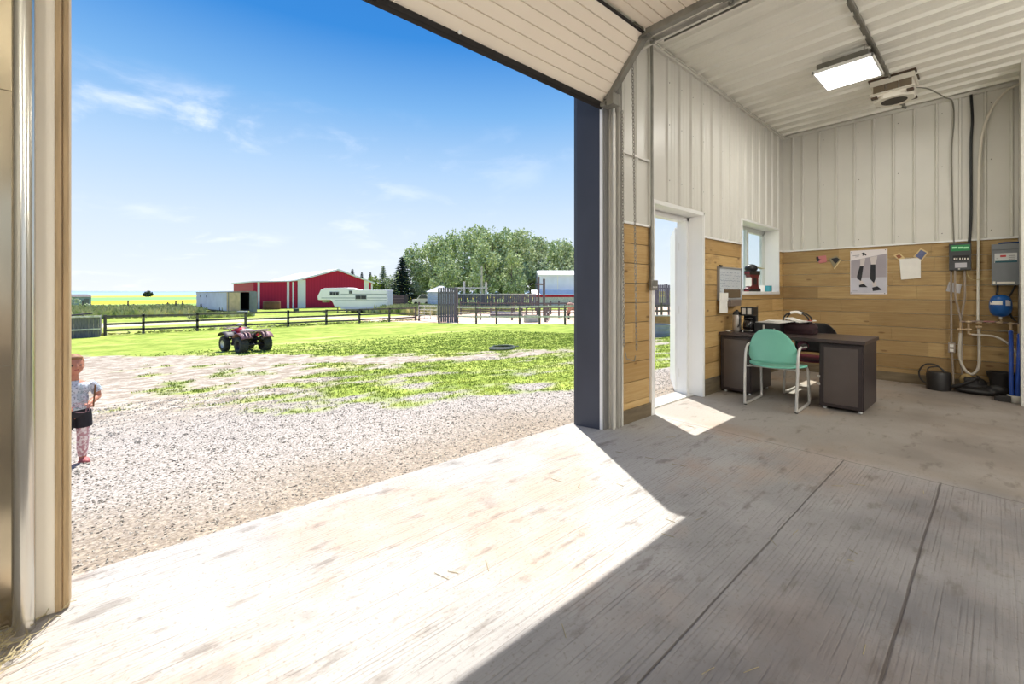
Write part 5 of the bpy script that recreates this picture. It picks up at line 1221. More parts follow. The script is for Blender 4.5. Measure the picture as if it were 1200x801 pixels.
# head with face
m.ball((.012, 0, .915), (.080, .068, .092), 20, 14); m.ball((.035, 0, .885), (.055, .052, .055), 16, 10); m.ball((.078, 0, .868), (.018, .022, .014), 10, 8)
m.ball((.094, 0, .905), (.014, .011, .014), 10, 8); m.tube([(.088, 0, .935), (.098, 0, .908)], [.006, .009], 8); m.ball((.086, 0, .882), (.010, .020, .006), 10, 6)
for s in (-1, 1): m.ball((.0, s*.069, .905), (.014, .008, .022), 10, 8); m.ball((.065, s*.034, .892), (.022, .02, .022), 10, 8)
o = part('body', m, SKIN, ch); voxel(o, .0052, 2)
for s in (-1, 1):
    m = M(); m.ball((.081, s*.028, .918), (.009, .012, .0075), 10, 8); part('eye', m, mat('dark_eye', (50, 36, 30), .3), ch, smooth='all')
m = M(); m.ball((.089, 0, .879), (.007, .019, .0055), 10, 6); part('mouth', m, mat('lip_red', (150, 60, 62), .5), ch, smooth='all')
m = M(); m.ball((-.008, 0, .935), (.084, .076, .086), 22, 14); m.ball((.045, 0, .985), (.035, .055, .022), 12, 8); m.ball((-.05, 0, .89), (.035, .06, .05), 12, 8); o = part('hair', m, HAIRM, ch, smooth='all')
# clothes: tee, shorts, patterned leggings, shoes
TEE = NB('pale_tee'); q = TEE; Zc = q.sep()[2]; cb = q.math('MULTIPLY', q.step(q.noise(70, 2), .52, .60), .55); col = q.mix(cb, (202, 206, 216), (60, 66, 84)); col = q.mix(q.math('MULTIPLY', q.step(q.noise(20, 2), .50, .60), .3), col, (90, 140, 150)); TEE = q.out(col, .85, .2)
m = M(); m.ball((0, 0, .60), (.084, .104, .125), 18, 12); m.ball((0, 0, .69), (.080, .118, .085), 18, 12); m.ball((0, 0, .525), (.088, .112, .05), 18, 10)
for s in (-1, 1): m.tube([(0, s*.105, .73), (.0, s*.15, .675), (.01, s*.165, .64)], [.044, .042, .044], 12)
m.lathe([(.050, .745), (.046, .775)], (0, 0, 0), 14); o = part('tee_shirt', m, TEE, ch); voxel(o, .0065, 3)
m = M(); m.ball((0, 0, .485), (.086, .110, .065), 18, 10)
for s in (-1, 1): m.tube([(0, s*.055, .48), (.005, s*.064, .40), (.01, s*.066, .33)], [.068, .064, .062], 14)
o = part('shorts', m, mat('black_shorts', (36, 34, 40), .85, 0, .2, 40), ch); voxel(o, .0065, 2)
LEGG = NB('patterned_legging'); q = LEGG; LEGG = q.out(q.mix(q.step(q.noise(46, 2), .44, .56), (196, 150, 156), (236, 222, 222)), .85, .2)
for s in (-1, 1):
    m = M(); m.tube(bez([(.01, s*.062, .36), (.015, s*.062, .26), (.0, s*.062, .15), (-.005, s*.062, .06)], 5), list(np.interp(range(16), [0, 5, 10, 15], [.052, .044, .041, .031])), 14); part('legging', m, LEGG, ch, smooth=True)
    m = M(); m.ball((.035, s*.066, .024), (.082, .036, .028), 14, 8); m.box((-.04, s*.066-.03, .0), (.10, s*.066+.03, .010)); o = part('shoe', m, mat('rose_shoe', (176, 96, 96), .6, 0, .1, 20), ch); voxel(o, .006, 3)
# what the child holds: a bent bunch of thin wire and a stick
hp_ = Vector((gp_.x, gp_.y, gp_.z)); rot = Matrix.Rotation(R(-72), 4, 'Z')
m = M(); c0 = (AR[1]+AR[-1])/2+Vector((.03, 0, .0))
for k in range(5):
    rr3 = random.Random(k); pts_ = [AR[-1]+Vector((.02, 0, 0)), c0+Vector((.05, rr3.uniform(-.04, .04), rr3.uniform(-.05, .07))), c0+Vector((.02, rr3.uniform(.03, .1), rr3.uniform(-.06, .04))), AR[1]+Vector((.02, 0, 0))]
    m.tube(bez(pts_, 4), .0018, 5)
solo('wire_bundle', m, mat('pink_grey_wire', (170, 130, 136), .5), tuple(hp_), 'tangle of thin wire held between the hands of the child', 'wire', rz=R(-72))
m = M(); m.tube([AR[1]+Vector((.01, .03, -.03)), AR[1]+Vector((-.01, .05, .17))], [.006, .008], 8)
solo('stick', m, mat('brown_stick', (122, 86, 56), .8), tuple(hp_), 'short brown stick held upright by the child', 'stick', rz=R(-72))

# ---- hose ring on the grass
p = ground(589, 14.3); m = M()
for k, (r_, dz, ox_) in enumerate(((.44, .03, 0), (.42, .06, .03), (.46, .045, -.03), (.40, .085, .02))): m.tube([(r_*1.0*math.cos(2*PI*i/28)+ox_, r_*.8*math.sin(2*PI*i/28), dz) for i in range(28)], .022, 8, close=True)
m.tube(bez([(.44, 0, .04), (.62, .06, .03), (.74, .02, .03)], 5), .02, 8)
solo('hose_coil', m, mat('grey_green_hose', (84, 92, 84), .6, 0, .2, 8), tuple(p), 'coiled dark hose lying in a ring on the green grass', 'hose')
p = ground(480, 13.0); 

# ---- wooden windbreak shelter, pipe gate, corral fences
def brd_panel(m, a, b, z0, z1, rr_, w0=.14, w1=.20, gap=.008, th=.03):
    a = Vector(a); b = Vector(b); d = (b-a); L_ = d.length; d.normalize(); t_ = 0
    while t_ < L_-.05:
        w_ = rr_.uniform(w0, w1); p0 = a+d*t_; p1 = a+d*min(t_+w_, L_); zc_ = (z0+z1)/2+rr_.uniform(-.03, .03); m.beam((p0.x, p0.y, zc_), (p1.x, p1.y, zc_), th, z1-z0+rr_.uniform(-.05, .05)); t_ += w_+gap
sc0 = atS(513.5, 36.0); sc1 = atS(534, 36.6); zb = zg(31)
sh2 = thing('windbreak_panel', ((sc0.x+sc1.x)/2, (sc0.y+sc1.y)/2, zb), 'tall weathered grey vertical-board windbreak between gate and corral', 'windbreak')
m = M(); brd_panel(m, (sc0.x, sc0.y, 0), (sc1.x, sc1.y, 0), zb, zb+2.95, random.Random(3), .14, .2, .03); part('boards', m, OLDW, sh2, world=True)
m = M(); back = Vector((.66, .751, 0))*.12
for zz in (.5, 1.5, 2.5): m.beam((sc0.x+back.x, sc0.y+back.y, zb+zz), (sc1.x+back.x, sc1.y+back.y, zb+zz), .06, .12)
part('cross_rail', m, OLDR, sh2, world=True)
for q_ in (sc0, sc1): 
    m = M(); m.tube([(q_.x+back.x*2, q_.y+back.y*2, zb-.1), (q_.x+back.x*2, q_.y+back.y*2, zb+2.8)], .09, 8); part('post', m, OLDR, sh2, world=True)
sc2 = sc1+Vector((.66, .751, 0))*1.5
m = M(); brd_panel(m, (sc1.x, sc1.y, 0), (sc2.x, sc2.y, 0), zb, zb+2.9, random.Random(5), .14, .2, .03); part('side_boards', m, OLDW, sh2, world=True)
gt = thing('pipe_gate', (19.6, 33.6, zg(34)), 'pale grey pipe gate between the board fence and the windbreak', 'gate'); ga = Vector((19.62, 35.4, zg(34))); gb = Vector((sc0.x-.05, sc0.y+.1, zg(32)))
m = M()
for zz in (.25, .5, .75, 1.0, 1.35): m.tube([ga+Vector((0, 0, zz)), gb+Vector((0, 0, zz+.05))], .035 if zz in (.25, 1.35) else .025, 8)
for t_ in (0, .33, .66, 1): q_ = ga.lerp(gb, t_); m.tube([q_+Vector((0, 0, .2)), q_+Vector((0, 0, 1.4))], .03, 8)
part('gate_frame', m, GREYR, gt, world=True, smooth=True)
m = M(); m.tube([ga+Vector((.08, .05, -.1)), ga+Vector((.08, .05, 1.7))], .09, 8); part('gate_post', m, OLDR, gt, world=True)
def rail_fence(name, P, hs, label, cat, rm, pm, posth=1.5, pr=.08, rw=.05, rh=.12):
    f = thing(name, (P[0].x, P[0].y, zg(P[0].y)), label, cat)
    for p_ in P: m = M(); m.tube([(p_.x, p_.y, zg(p_.y)-.1), (p_.x, p_.y, zg(p_.y)+posth)], pr, 8); part('post', m, pm, f, world=True)
    for a, b in zip(P, P[1:]):
        for h in hs: m = M(); m.beam((a.x-.05, a.y, zg(a.y)+h), (b.x-.05, b.y, zg(b.y)+h), rw, rh); part('rail', m, rm, f, world=True)
    return f
PF = [Vector((20.0, 29.6, 0)), Vector((20.15, 27.2, 0)), Vector((20.9, 25.6, 0)), Vector((21.5, 23.6, 0)), Vector((22.0, 22.0, 0)), Vector((22.4, 19.9, 0)), Vector((23.2, 17.6, 0)), Vector((24, 15.4, 0))]
rail_fence('corral_fence', PF, (.55, 1.28), 'near corral fence with two pale horizontal rails and dark posts', 'fence', GREYR, OLDR, 1.38)
PF2 = [atS(px_, s_) for px_, s_ in ((540, 50), (575, 47), (610.5, 44), (629.5, 43), (655, 42), (690, 41))]
rail_fence('pole_fence', PF2, (.5, 1.0, 1.4), 'dark rail fence crossing the middle of the corral', 'fence', OLDR, OLDR, 1.65)
PF3 = [atS(px_, s_) for px_, s_ in ((536, 42), (563, 40), (600, 38.5), (617, 37))]
rail_fence('cross_fence', PF3, (.6, 1.15), 'pale cross fence of long poles behind the near corral fence', 'fence', GREYR, OLDR, 1.3)
PF4 = [atS(px_, s_) for px_, s_ in ((639, 34), (641, 38), (643, 44))]
rail_fence('divider_fence', PF4, (.5, 1.2), 'short divider fence behind the stock tank', 'fence', GREYR, OLDR, 1.45)
# long grey board windbreak behind the corral
p0, p1 = atS(536, 62), atS(628, 60); zb = -1.4
wbk = thing('board_windbreak', tuple((p0+p1)/2+Vector((0, 0, zb))), 'long low grey board windbreak in front of the poplars', 'windbreak')
m = M(); brd_panel(m, (p0.x, p0.y, 0), (p1.x, p1.y, 0), zb+.35, zb+2.3, random.Random(8), .2, .3, .05); part('boards', m, OLDW, wbk, world=True)
m = M(); m.beam((p0.x, p0.y, zb+2.35), (p1.x, p1.y, zb+2.35), .14, .12); part('top_rail', m, GREYR, wbk, world=True)
for k in range(7):
    q_ = p0.lerp(p1, k/6); m = M(); m.tube([(q_.x+.1, q_.y+.15, zb-.1), (q_.x+.1, q_.y+.15, zb+2.3)], .1, 6); part('post', m, OLDR, wbk, world=True)
p0, p1 = atS(560, 52), atS(690, 50)
rail_fence('back_fence', [p0.lerp(p1, k/6) for k in range(7)], (.5, .9, 1.3), 'rear corral fence before the white building', 'fence', OLDR, OLDR, 1.6)
# log heap / bunk under the pole fence
p0, p1 = atS(578, 44.5), atS(612, 42.5); m = M(); 
for k in range(4): m.tube([(p0.x, p0.y+.25*(k % 2), zg(30)+.2+.2*(k//2)), (p1.x, p1.y+.25*(k % 2), zg(30)+.2+.2*(k//2))], .15, 8)
solo('log_pile', m, OLDW, (p0.x, p0.y, zg(30)), 'pile of long grey logs lying in the corral behind the fence', 'logs', world=True)
# stock tank in the fence line
def stock_tank(px, s, r, h, label, mm, sx=1.0, ym=None):
    p = ground(px, s); t_ = thing('stock_tank', tuple(p), label, 'water tank', rz=math.atan2(RGT[1], RGT[0]))
    m = M(); V_ = []; n_ = 28
    pr_ = [(r*.98, 0), (r*.98, h*.3), (r*1.0, h*.33), (r*.98, h*.36), (r*.98, h*.65), (r*1.0, h*.68), (r*.98, h*.71), (r, h-.03), (r*1.03, h), (r*.96, h), (r*.95, .06), (.001, .05)]
    m.lathe(pr_, (0, 0, 0), n_); m.v = [(x*sx, y, z) for x, y, z in m.v]; part('shell', m, mm, t_, smooth=True)
    m = M(); m.lathe([(r*.93, h*.72), (.001, h*.72)], (0, 0, 0), n_); m.v = [(x*sx, y, z) for x, y, z in m.v]; part('water', m, mat('tank_water', (60, 76, 80), .08), t_)
    return t_
stock_tank(622.5, 34.5, .40, .58, 'oblong pale grey-green stock tank behind the near corral fence', mat('pale_zinc', (168, 176, 170), .6, .0, .1, 4), 1.55)
stock_tank(771, 17.6, .48, .50, 'round blue-grey stock tank seen through the walk door', mat('blue_grey_zinc', (136, 142, 158), .6, .0, .12, 4))
# gate frames (H shaped) and power pole
def hframe(pts, h, hb, label, r_=.13):
    a, b = pts; f = thing('gate_frame', (a.x, a.y, zg(a.y)), label, 'gate posts')
    for q_, hh in zip((a, b), h): m = M(); m.tube([(q_.x, q_.y, -1.5), (q_.x, q_.y, hh)], r_, 8); part('post', m, OLDR, f, world=True)
    d = (b-a)*.45
    m = M(); m.beam((a.x-d.x, a.y-d.y, hb), (b.x+d.x*.2, b.y+d.y*.2, hb), .12, .18); part('crossbar', m, OLDR, f, world=True); return f
hframe((atS(631, 46), atS(637.5, 47)), (2.9, 2.7), 2.1, 'two tall dark gateposts with crossbar beside the white building')
f = hframe((atS(544, 62), atS(569.5, 62)), (2.8, 2.7), 1.85, 'wide pale gateway of two posts and crossbar near the power pole', .16)
for o in kids(f): o.data.materials[0] = GREYR
p = atS(564.5, 64); up_ = thing('utility_pole', (p.x, p.y, -1.4), 'pale tall utility pole in front of the poplars', 'pole')
m = M(); m.tube([(0, 0, -.1), (0, 0, 6.6)], [.19, .13], 10); part('pole', m, mat('pale_pole', (186, 186, 160), .8, 0, .15, 5), up_)
m = M(); m.beam((-.6, .3, 3.9), (.9, -.4, 3.8), .06, .08); part('brace', m, GREYR, up_)

# ---- horse in the corral, seen side on, mostly behind the jamb
hs0 = ground(675, 38.5); hrz = math.atan2(RGT[1], RGT[0])
HC = mat('roan_coat', (168, 126, 108), .7, 0, .15, 3); HD = mat('dark_points', (66, 48, 44), .8, 0, .2, 8)
ho = thing('horse', tuple(hs0), 'roan brown horse with dark legs standing in the corral by the jamb', 'horse', rz=hrz)
m = M(); m.ball((-.02, 0, 1.12), (.62, .27, .30), 20, 12); m.ball((-.55, 0, 1.20), (.34, .27, .31), 18, 12); m.ball((.45, 0, 1.16), (.34, .25, .34), 18, 12); m.ball((-.05, 0, 1.26), (.55, .18, .18), 16, 10)
m.tube(bez([(.58, 0, 1.28), (.85, 0, 1.55), (1.05, 0, 1.78)], 5), list(np.interp(range(11), [0, 5, 10], [.24, .165, .12])), 14)
m.tube(bez([(1.0, 0, 1.84), (1.15, 0, 1.76), (1.32, 0, 1.58), (1.44, 0, 1.44)], 5), list(np.interp(range(16), [0, 5, 10, 15], [.10, .115, .08, .062])), 14)
for s in (-1, 1): m.tube([(1.02, s*.05, 1.90), (1.03, s*.06, 2.04)], [.035, .008], 8)
for s in (-1, 1):
    dx = .06*s
    m.tube(bez([(-.62+dx, s*.13, 1.15), (-.56+dx, s*.15, .88), (-.74+dx, s*.14, .56), (-.66+dx, s*.14, .30), (-.66+dx, s*.14, .08)], 5), list(np.interp(range(21), [0, 5, 10, 15, 20], [.20, .13, .062, .042, .05])), 12)
    m.tube(bez([(.50-dx, s*.13, 1.02), (.52-dx, s*.14, .78), (.52-dx, s*.14, .48), (.51-dx, s*.14, .26), (.53-dx, s*.14, .08)], 5), list(np.interp(range(21), [0, 5, 10, 15, 20], [.14, .085, .055, .038, .048])), 12)
o = part('body', m, HC, ho); voxel(o, .028, 3)
for s in (-1, 1):
    for bx_, nm in ((-.66+.06*s, 'hind'), (.525-.06*s, 'fore')):
        m = M(); m.lathe([(.075, 0), (.055, .09), (.052, .14), (.05, .5) if nm == 'hind' else (.056, .45)], (bx_, s*.14, 0), 12); part('dark_stocking', m, HD, ho, smooth=True)
m = M(); m.tube(bez([(-.86, 0, 1.34), (-.98, 0, 1.15), (-.96, 0, .8), (-.93, 0, .5)], 5), list(np.interp(range(16), [0, 5, 10, 15], [.035, .06, .065, .02])), 10); part('tail', m, HD, ho, smooth=True)
m = M(); m.tube(bez([(.62, 0, 1.50), (.82, 0, 1.72), (1.0, 0, 1.93)], 5), [.035]*11, 8); part('mane', m, HD, ho)

# ---- red barn
RB = NB('red_barn_siding'); q = RB; X, Y, Z = q.sep(); stp = q.math('FRACT', q.math('MULTIPLY', q.math('ADD', X, Y), 2.2)); col = q.mix(q.step(stp, .42, .5, 0, .25), (186, 42, 72), (150, 30, 56)); RB = q.out(col, .6, .2)
WROOF = mat('white_metal_roof', (232, 232, 234), .6, .0, .03, 2)
by = 76.0; gz = -1.4; bn = thing('barn', (26, by, gz), 'long red barn with white trim and gabled front', 'barn')
xa, xb, xm_ = 20.3, 32.6, 26.3; e_ = 3.1; apx = 5.0
m = M(); m.prism([(xa, gz), (xb, gz), (xb, e_-.25), (xm_, apx), (xa, e_+.1)], by, by+24, axis='y'); part('main_walls', m, RB, bn, world=True)
m = M(); m.prism([(xa-.35, e_+.0), (xm_, apx+.0), (xm_, apx+.28), (xa-.35, e_+.28)], by-.4, by+24.4, axis='y'); m.prism([(xm_, apx), (xb+.35, e_-.38), (xb+.35, e_-.1), (xm_, apx+.28)], by-.4, by+24.4, axis='y'); part('roof', m, WROOF, bn, world=True)
m = M(); m.prism([(13.6, gz), (xa, gz), (xa, e_-.0), (18.6, 2.95), (13.6, 2.75)], by+.05, by+18, axis='y'); part('lean_to_walls', m, RB, bn, world=True)
m = M(); m.prism([(13.3, 2.75), (18.6, 2.95), (xa-.1, e_+.05), (xa-.1, e_+.25), (18.6, 3.12), (13.3, 2.92)], by-.3, by+18.3, axis='y'); part('lean_to_roof', m, WROOF, bn, world=True)
for x0_, x1_ in ((14.15, 14.45), (18.3, 18.65), (19.1, 19.35)): m = M(); m.box((x0_, by-.02, gz), (x1_, by+.04, 2.9)); part('corner_trim', m, TRIMW, bn, world=True)
m = M(); m.box((19.9, by-.08, gz), (21.0, by-.01, 3.25)); part('white_door_panel', m, TRIMW, bn, world=True); m = M(); m.box((21.0, by-.05, gz), (21.15, by-.0, 3.3)); part('corner_trim', m, TRIMW, bn, world=True)
m = M(); m.box((31.0, by-.06, gz), (31.9, by-.0, 3.35)); part('white_door_panel', m, TRIMW, bn, world=True); m = M(); m.box((32.35, by-.05, gz), (32.65, by+.02, 2.8)); part('corner_trim', m, TRIMW, bn, world=True)
# rusty feeder bin beside the barn
p = ground(318.5, 65.5); m = M(); m.lathe([(1.15, 0), (1.2, .06), (1.2, 1.15), (1.15, 1.22), (1.05, 1.22), (1.02, .1), (.01, .1)], n=22); fb_ = solo('feeder_bin', m, mat('rusty_brown_steel', (120, 82, 58), .8, .1, .25, 1.2), tuple(p), 'rusty brown round bin standing against the red lean-to', 'bin', smooth=True)
# ---- fifth-wheel caravan
RVW = mat('caravan_white', (250, 248, 248), .4, 0, .03, 1.5); RVG = mat('caravan_stripe', (120, 132, 142), .4); RVD = mat('dark_window', (44, 52, 58), .15); RVS = mat('caravan_skirt', (222, 220, 236), .5)
p = ground(372, 55); rv = thing('caravan', tuple(p), 'white fifth-wheel caravan with grey stripes parked before the red barn', 'caravan', rz=math.atan2(RGT[1], RGT[0]))
m = M(); m.prism([(.05, 1.65), (.0, 2.1), (.45, 3.0), (.9, 3.15), (3.8, 3.22), (4.2, 3.15), (5.1, 2.92), (9.0, 2.92), (9.05, .75), (2.2, .75), (1.95, 1.3), (1.7, 1.62), (.3, 1.62)], 0, 2.4, axis='y'); part('shell', m, RVW, rv, bevel=.05)
m = M(); m.box((3.0, -.01, .45), (9.0, 2.3, .78)); part('skirt', m, RVS, rv)
for z_, xa_ in ((2.35, 3.0), (1.85, .5), (1.52, 2.2)): m = M(); m.box((xa_, -.02, z_), (8.9, .0, z_+.07)); part('stripe', m, RVG, rv)
for (x_, z_, w_, h_, bar) in ((1.6, 2.25, 1.15, .40, 2), (4.1, 2.45, .35, .35, 1), (4.9, 1.75, 1.4, .45, 1)):
    m = M(); m.box((x_-.06, -.03, z_-.06), (x_+w_+.06, .0, z_+h_+.06)); fr_ = part('window', m, mat('window_surround', (190, 196, 198), .5), rv)
    m = M(); 
    for k in range(bar+1): m.box((x_+(w_/(bar+1))*k+.02, -.045, z_), (x_+(w_/(bar+1))*(k+1)-.02, -.03, z_+h_))
    part('pane', m, RVD, fr_)
for x_ in (5.3, 6.2):
    for y_ in (.12, 2.28): m = M(); m.lathe([(.2, -.1), (.36, -.1), (.38, 0), (.36, .1), (.2, .1)], (x_, y_, .37), 18, 'y'); part('wheel', m, BLACKR, rv)
for x_ in (2.4, 2.4+1.2): m = M(); m.box((x_, .3, 0), (x_+.12, .42, .8)); part('jack', m, GALVD, rv)
m = M(); m.box((.35, .6, 1.3), (.9, 1.6, 1.62)); part('hitch', m, GALVD, rv)
# brown stock trailer to its right
p = ground(453, 60); st_ = thing('stock_trailer', tuple(p), 'dark brown stock trailer parked at the right of the caravan', 'trailer', rz=math.atan2(RGT[1], RGT[0]))
m = M(); m.box((0, 0, .5), (2.5, 2.2, 2.1)); m.box((-.05, -.05, 2.1), (2.6, 2.3, 2.2)); part('box', m, mat('brown_trailer', (86, 72, 76), .7, .1, .2, 2.5), st_)
for zz in (.9, 1.3, 1.7): m = M(); m.box((0, -.04, zz), (2.5, .0, zz+.09)); part('slat', m, mat('grey_brown_slat', (120, 104, 104), .7), st_)
for x_ in (.8, 1.6): m = M(); m.lathe([(.2, -.1), (.36, -.1), (.38, 0), (.36, .1), (.2, .1)], (x_, .1, .37), 16, 'y'); part('wheel', m, BLACKR, st_)
# pale pickup behind weeds
p = ground(483, 82); pk_ = thing('pickup', tuple(p), 'pale pink-white vehicle half hidden in weeds beside the grain bin', 'vehicle', rz=math.atan2(RGT[1], RGT[0]))
m = M(); m.prism([(0, .5), (0, 1.2), (.9, 1.35), (1.5, 2.1), (2.8, 2.15), (3.4, 1.3), (3.5, .5)], 0, 1.9, axis='y'); part('body', m, mat('faded_white_paint', (222, 204, 204), .5, 0, .1, 2), pk_, bevel=.05)
m = M(); m.prism([(1.15, 1.4), (1.6, 2.0), (2.7, 2.02), (3.1, 1.4)], -.02, .0, axis='y'); part('side_window', m, RVD, pk_)
for x_ in (.7, 2.8): m = M(); m.lathe([(.2, -.1), (.38, -.1), (.4, 0), (.38, .1), (.2, .1)], (x_, .05, .4), 16, 'y'); part('wheel', m, BLACKR, pk_)
# ---- long trailer / container left of the barn
A_ = Vector((7.97, 59.6, gz)); Bv = Vector((6.3, 73.5, gz)); C_ = Vector((11.2, 61.9, gz))
ctn = thing('shipping_trailer', tuple(A_), 'pale blue-grey box trailer with one end standing open left of the barn', 'trailer')
def wallseg(m, a, b, z0, z1, th=.08): a = Vector(a); b = Vector(b); m.beam((a.x, a.y, (z0+z1)/2), (b.x, b.y, (z0+z1)/2), th, z1-z0)
m = M(); wallseg(m, A_, Bv, gz+.45, gz+2.62); part('side_wall', m, mat('pale_blue_siding', (216, 218, 238), .7, 0, .06, .8), ctn, world=True)
D_ = C_+(Bv-A_); tdir = (C_-A_)
m = M(); wallseg(m, C_, D_, gz+.3, gz+2.62); wallseg(m, Bv, D_, gz+.3, gz+2.6); part('far_walls', m, mat('dark_inner_wall', (58, 56, 60), .8), ctn, world=True)
m = M(); m.add([A_+Vector((-.1, -.1, 2.62)), C_+Vector((.1, -.1, 2.66)), D_+Vector((.1, .1, 2.60)), Bv+Vector((-.1, .1, 2.58)), A_+Vector((-.1, -.1, 2.72)), C_+Vector((.1, -.1, 2.76)), D_+Vector((.1, .1, 2.68)), Bv+Vector((-.1, .1, 2.66))], [(0,3,2,1),(4,5,6,7),(0,1,5,4),(1,2,6,5),(2,3,7,6),(3,0,4,7)]); part('roof', m, GALVD, ctn, world=True)
m = M(); m.add([A_+Vector((0,0,.3)), C_+Vector((0,0,.3)), D_+Vector((0,0,.3)), Bv+Vector((0,0,.3)), A_+Vector((0,0,.42)), C_+Vector((0,0,.42)), D_+Vector((0,0,.42)), Bv+Vector((0,0,.42))], [(0,3,2,1),(4,5,6,7),(0,1,5,4),(1,2,6,5),(2,3,7,6),(3,0,4,7)]); part('deck', m, OLDR, ctn, world=True)
m = M(); wallseg(m, A_+Vector((0,-.05,0)), A_+tdir*.46+Vector((0,-.05,0)), gz+.25, gz+2.6, .1); part('tan_panel', m, mat('tan_plywood', (206, 184, 152), .8, 0, .15, 1.5), ctn, world=True, label='tan plywood end panel')
m = M(); ed_ = A_+tdir*.80; wallseg(m, ed_+Vector((0,-.08,0)), C_+Vector((.1,-.9,0)), gz+.1, gz+2.7, .1); part('open_door_leaf', m, mat('grey_door_leaf', (136, 142, 144), .6, 0, .1, 2), ctn, world=True)
for t_ in (.04, .46): q_ = A_+tdir*t_; m = M(); m.box((q_.x-.06, q_.y-.16, gz+.2), (q_.x+.06, q_.y-.05, gz+2.62)); part('corner_post', m, GALVD, ctn, world=True)
for t_ in (.15, .22, .8): q_ = A_.lerp(Bv, t_); m = M(); m.lathe([(.2, -.12), (.46, -.12), (.48, 0), (.46, .12), (.2, .12)], (q_.x+.1, q_.y, gz+.45), 16, 'x'); part('wheel', m, BLACKR, ctn, world=True)
for t_ in (.62, .84): q_ = A_.lerp(Bv, t_); m = M(); m.beam((q_.x-.05, q_.y, gz+2.1), (q_.x-.05, q_.y+.25, gz+2.1), .06, .3); part('vent', m, BLACKR, ctn, world=True)
m = M(); m.lathe([(.35, 0), (.36, .3), (.3, .34)], n=14); solo('feed_tub', m, mat('dark_green_tub', (56, 74, 66), .7), tuple(ground(347, 60)), 'small dark green tub on the grass before the barn', 'tub')
m = M(); m.box((-.9, -.3, .0), (.9, .3, .35)); m.box((-.8, -.25, .35), (.2, .25, .55)); solo('dark_trough', m, mat('pale_trough', (150, 160, 156), .7, 0, .2, 3), tuple(ground(287.5, 47)), 'low pale trough behind the fence below the open trailer end', 'trough', bevel=.05, rz=-.7)

# ---- grain bin and white building
p = ground(517, 61); gb_ = thing('grain_bin', tuple(p), 'round pale blue grain bin with white conical roof behind the windbreak', 'grain bin')
m = M(); pr = []; 
for k in range(12): pr += [(1.92, .05+k*.22), (1.96, .16+k*.22)]
m.lathe([(1.9, 0)]+pr+[(1.92, 2.68)], n=36); part('shell', m, mat('bin_blue_grey', (206, 214, 228), .6, .0, .06, 1.5), gb_, smooth=True)
m = M(); m.lathe([(2.12, 2.62), (2.12, 2.68), (.35, 3.42), (.30, 3.5), (.001, 3.52)], n=36)
for k in range(24):
    a = 2*PI*k/24; m.beam((2.1*math.cos(a), 2.1*math.sin(a), 2.71), (.36*math.cos(a), .36*math.sin(a), 3.44), .04, .03)
part('roof', m, WROOF, gb_)
p = ground(629.5, 84); wh = thing('white_shed', tuple(p), 'long white-roofed shed with pale blue wall and red band beside the jamb', 'shed', rz=math.atan2(RGT[1], RGT[0])+.02)
m = M(); m.prism([(0.2, 0), (17, 0), (17, 6.0), (0.2, 6.0)], 0, 9, axis='y'); part('walls', m, mat('pale_blue_wall', (222, 226, 246), .7, 0, .06, .6), wh)
m = M(); m.prism([(-.3, 5.85), (-.3, 6.05), (4.5, 7.1), (9.3, 6.05), (9.3, 5.85)], .2, 17.2, axis='x'); m.v = [(x, y, z) for x, y, z in m.v]; part('roof', m, WROOF, wh)
m = M(); m.prism([(-1.8, 2.1), (-1.8, 2.2), (0, 3.05), (0, 2.95)], -1.2, 17, axis='x'); part('lean_to_roof', m, WROOF, wh)
m = M(); m.box((-.9, -1.6, 1.65), (17, -.1, 2.1)); part('red_band', m, RB, wh)
m = M(); m.box((-.85, -1.58, 0), (17, -.1, 1.65)); part('base_wall', m, GREYR, wh)
for x_ in (.3, 4.0): m = M(); m.box((x_, -.05, 2.1), (x_+.12, .0, 5.9)); part('trim', m, TRIMW, wh)

# ---- beyond the walk door: windbreak boards, rails, crate, yellow roof
dA, dB = atS(757, 38), atS(812, 38); zb = zg(dA.y)
wd = thing('board_windbreak', (dA.x, dA.y, zb), 'tall grey board windbreak seen through the open walk door', 'windbreak')
m = M(); brd_panel(m, (dA.x, dA.y, 0), (dB.x, dB.y, 0), zb+.95, zb+2.95, random.Random(12), .14, .22, .03); part('boards', m, OLDW, wd, world=True)
m = M()
for zz in (1.25, 2.6): m.beam((dA.x+.1, dA.y+.1, zb+zz), (dB.x+.1, dB.y+.1, zb+zz), .06, .14)
part('cross_rail', m, OLDR, wd, world=True)
for k in range(5): q_ = dA.lerp(dB, k/4); m = M(); m.tube([(q_.x+.15, q_.y+.15, zb-.1), (q_.x+.15, q_.y+.15, zb+2.7)], .09, 8); part('post', m, OLDR, wd, world=True)
dC, dD = atS(757, 31), atS(812, 31)
rail_fence('door_side_fence', [dC.lerp(dD, k/3) for k in range(4)], (.35, .75, 1.15), 'dark three-rail fence seen through the walk door', 'fence', OLDR, OLDR, 1.35)
p = ground(786, 19.0); cr_ = thing('plank_crate', tuple(p), 'open tan plank crate behind the round stock tank seen through the walk door', 'crate', rz=math.atan2(RGT[1], RGT[0]))
m = M(); rr4 = random.Random(6)
for k in range(4): m.box((-1.0, -.5, .02+k*.2), (.8, -.47, .20+k*.2)); m.box((-1.0, .47, .02+k*.2), (.8, .5, .20+k*.2)); m.box((-1.0, -.5, .02+k*.2), (-.97, .5, .20+k*.2)); m.box((.77, -.5, .02+k*.2), (.8, .5, .20+k*.2))
part('planks', m, mat('tan_plank', (176, 140, 96), .8, 0, .2, 4), cr_)
for x_ in (-1.0, -.1, .74): m = M(); m.box((x_, -.55, 0), (x_+.07, -.5, .95)); part('upright', m, JAMB, cr_)
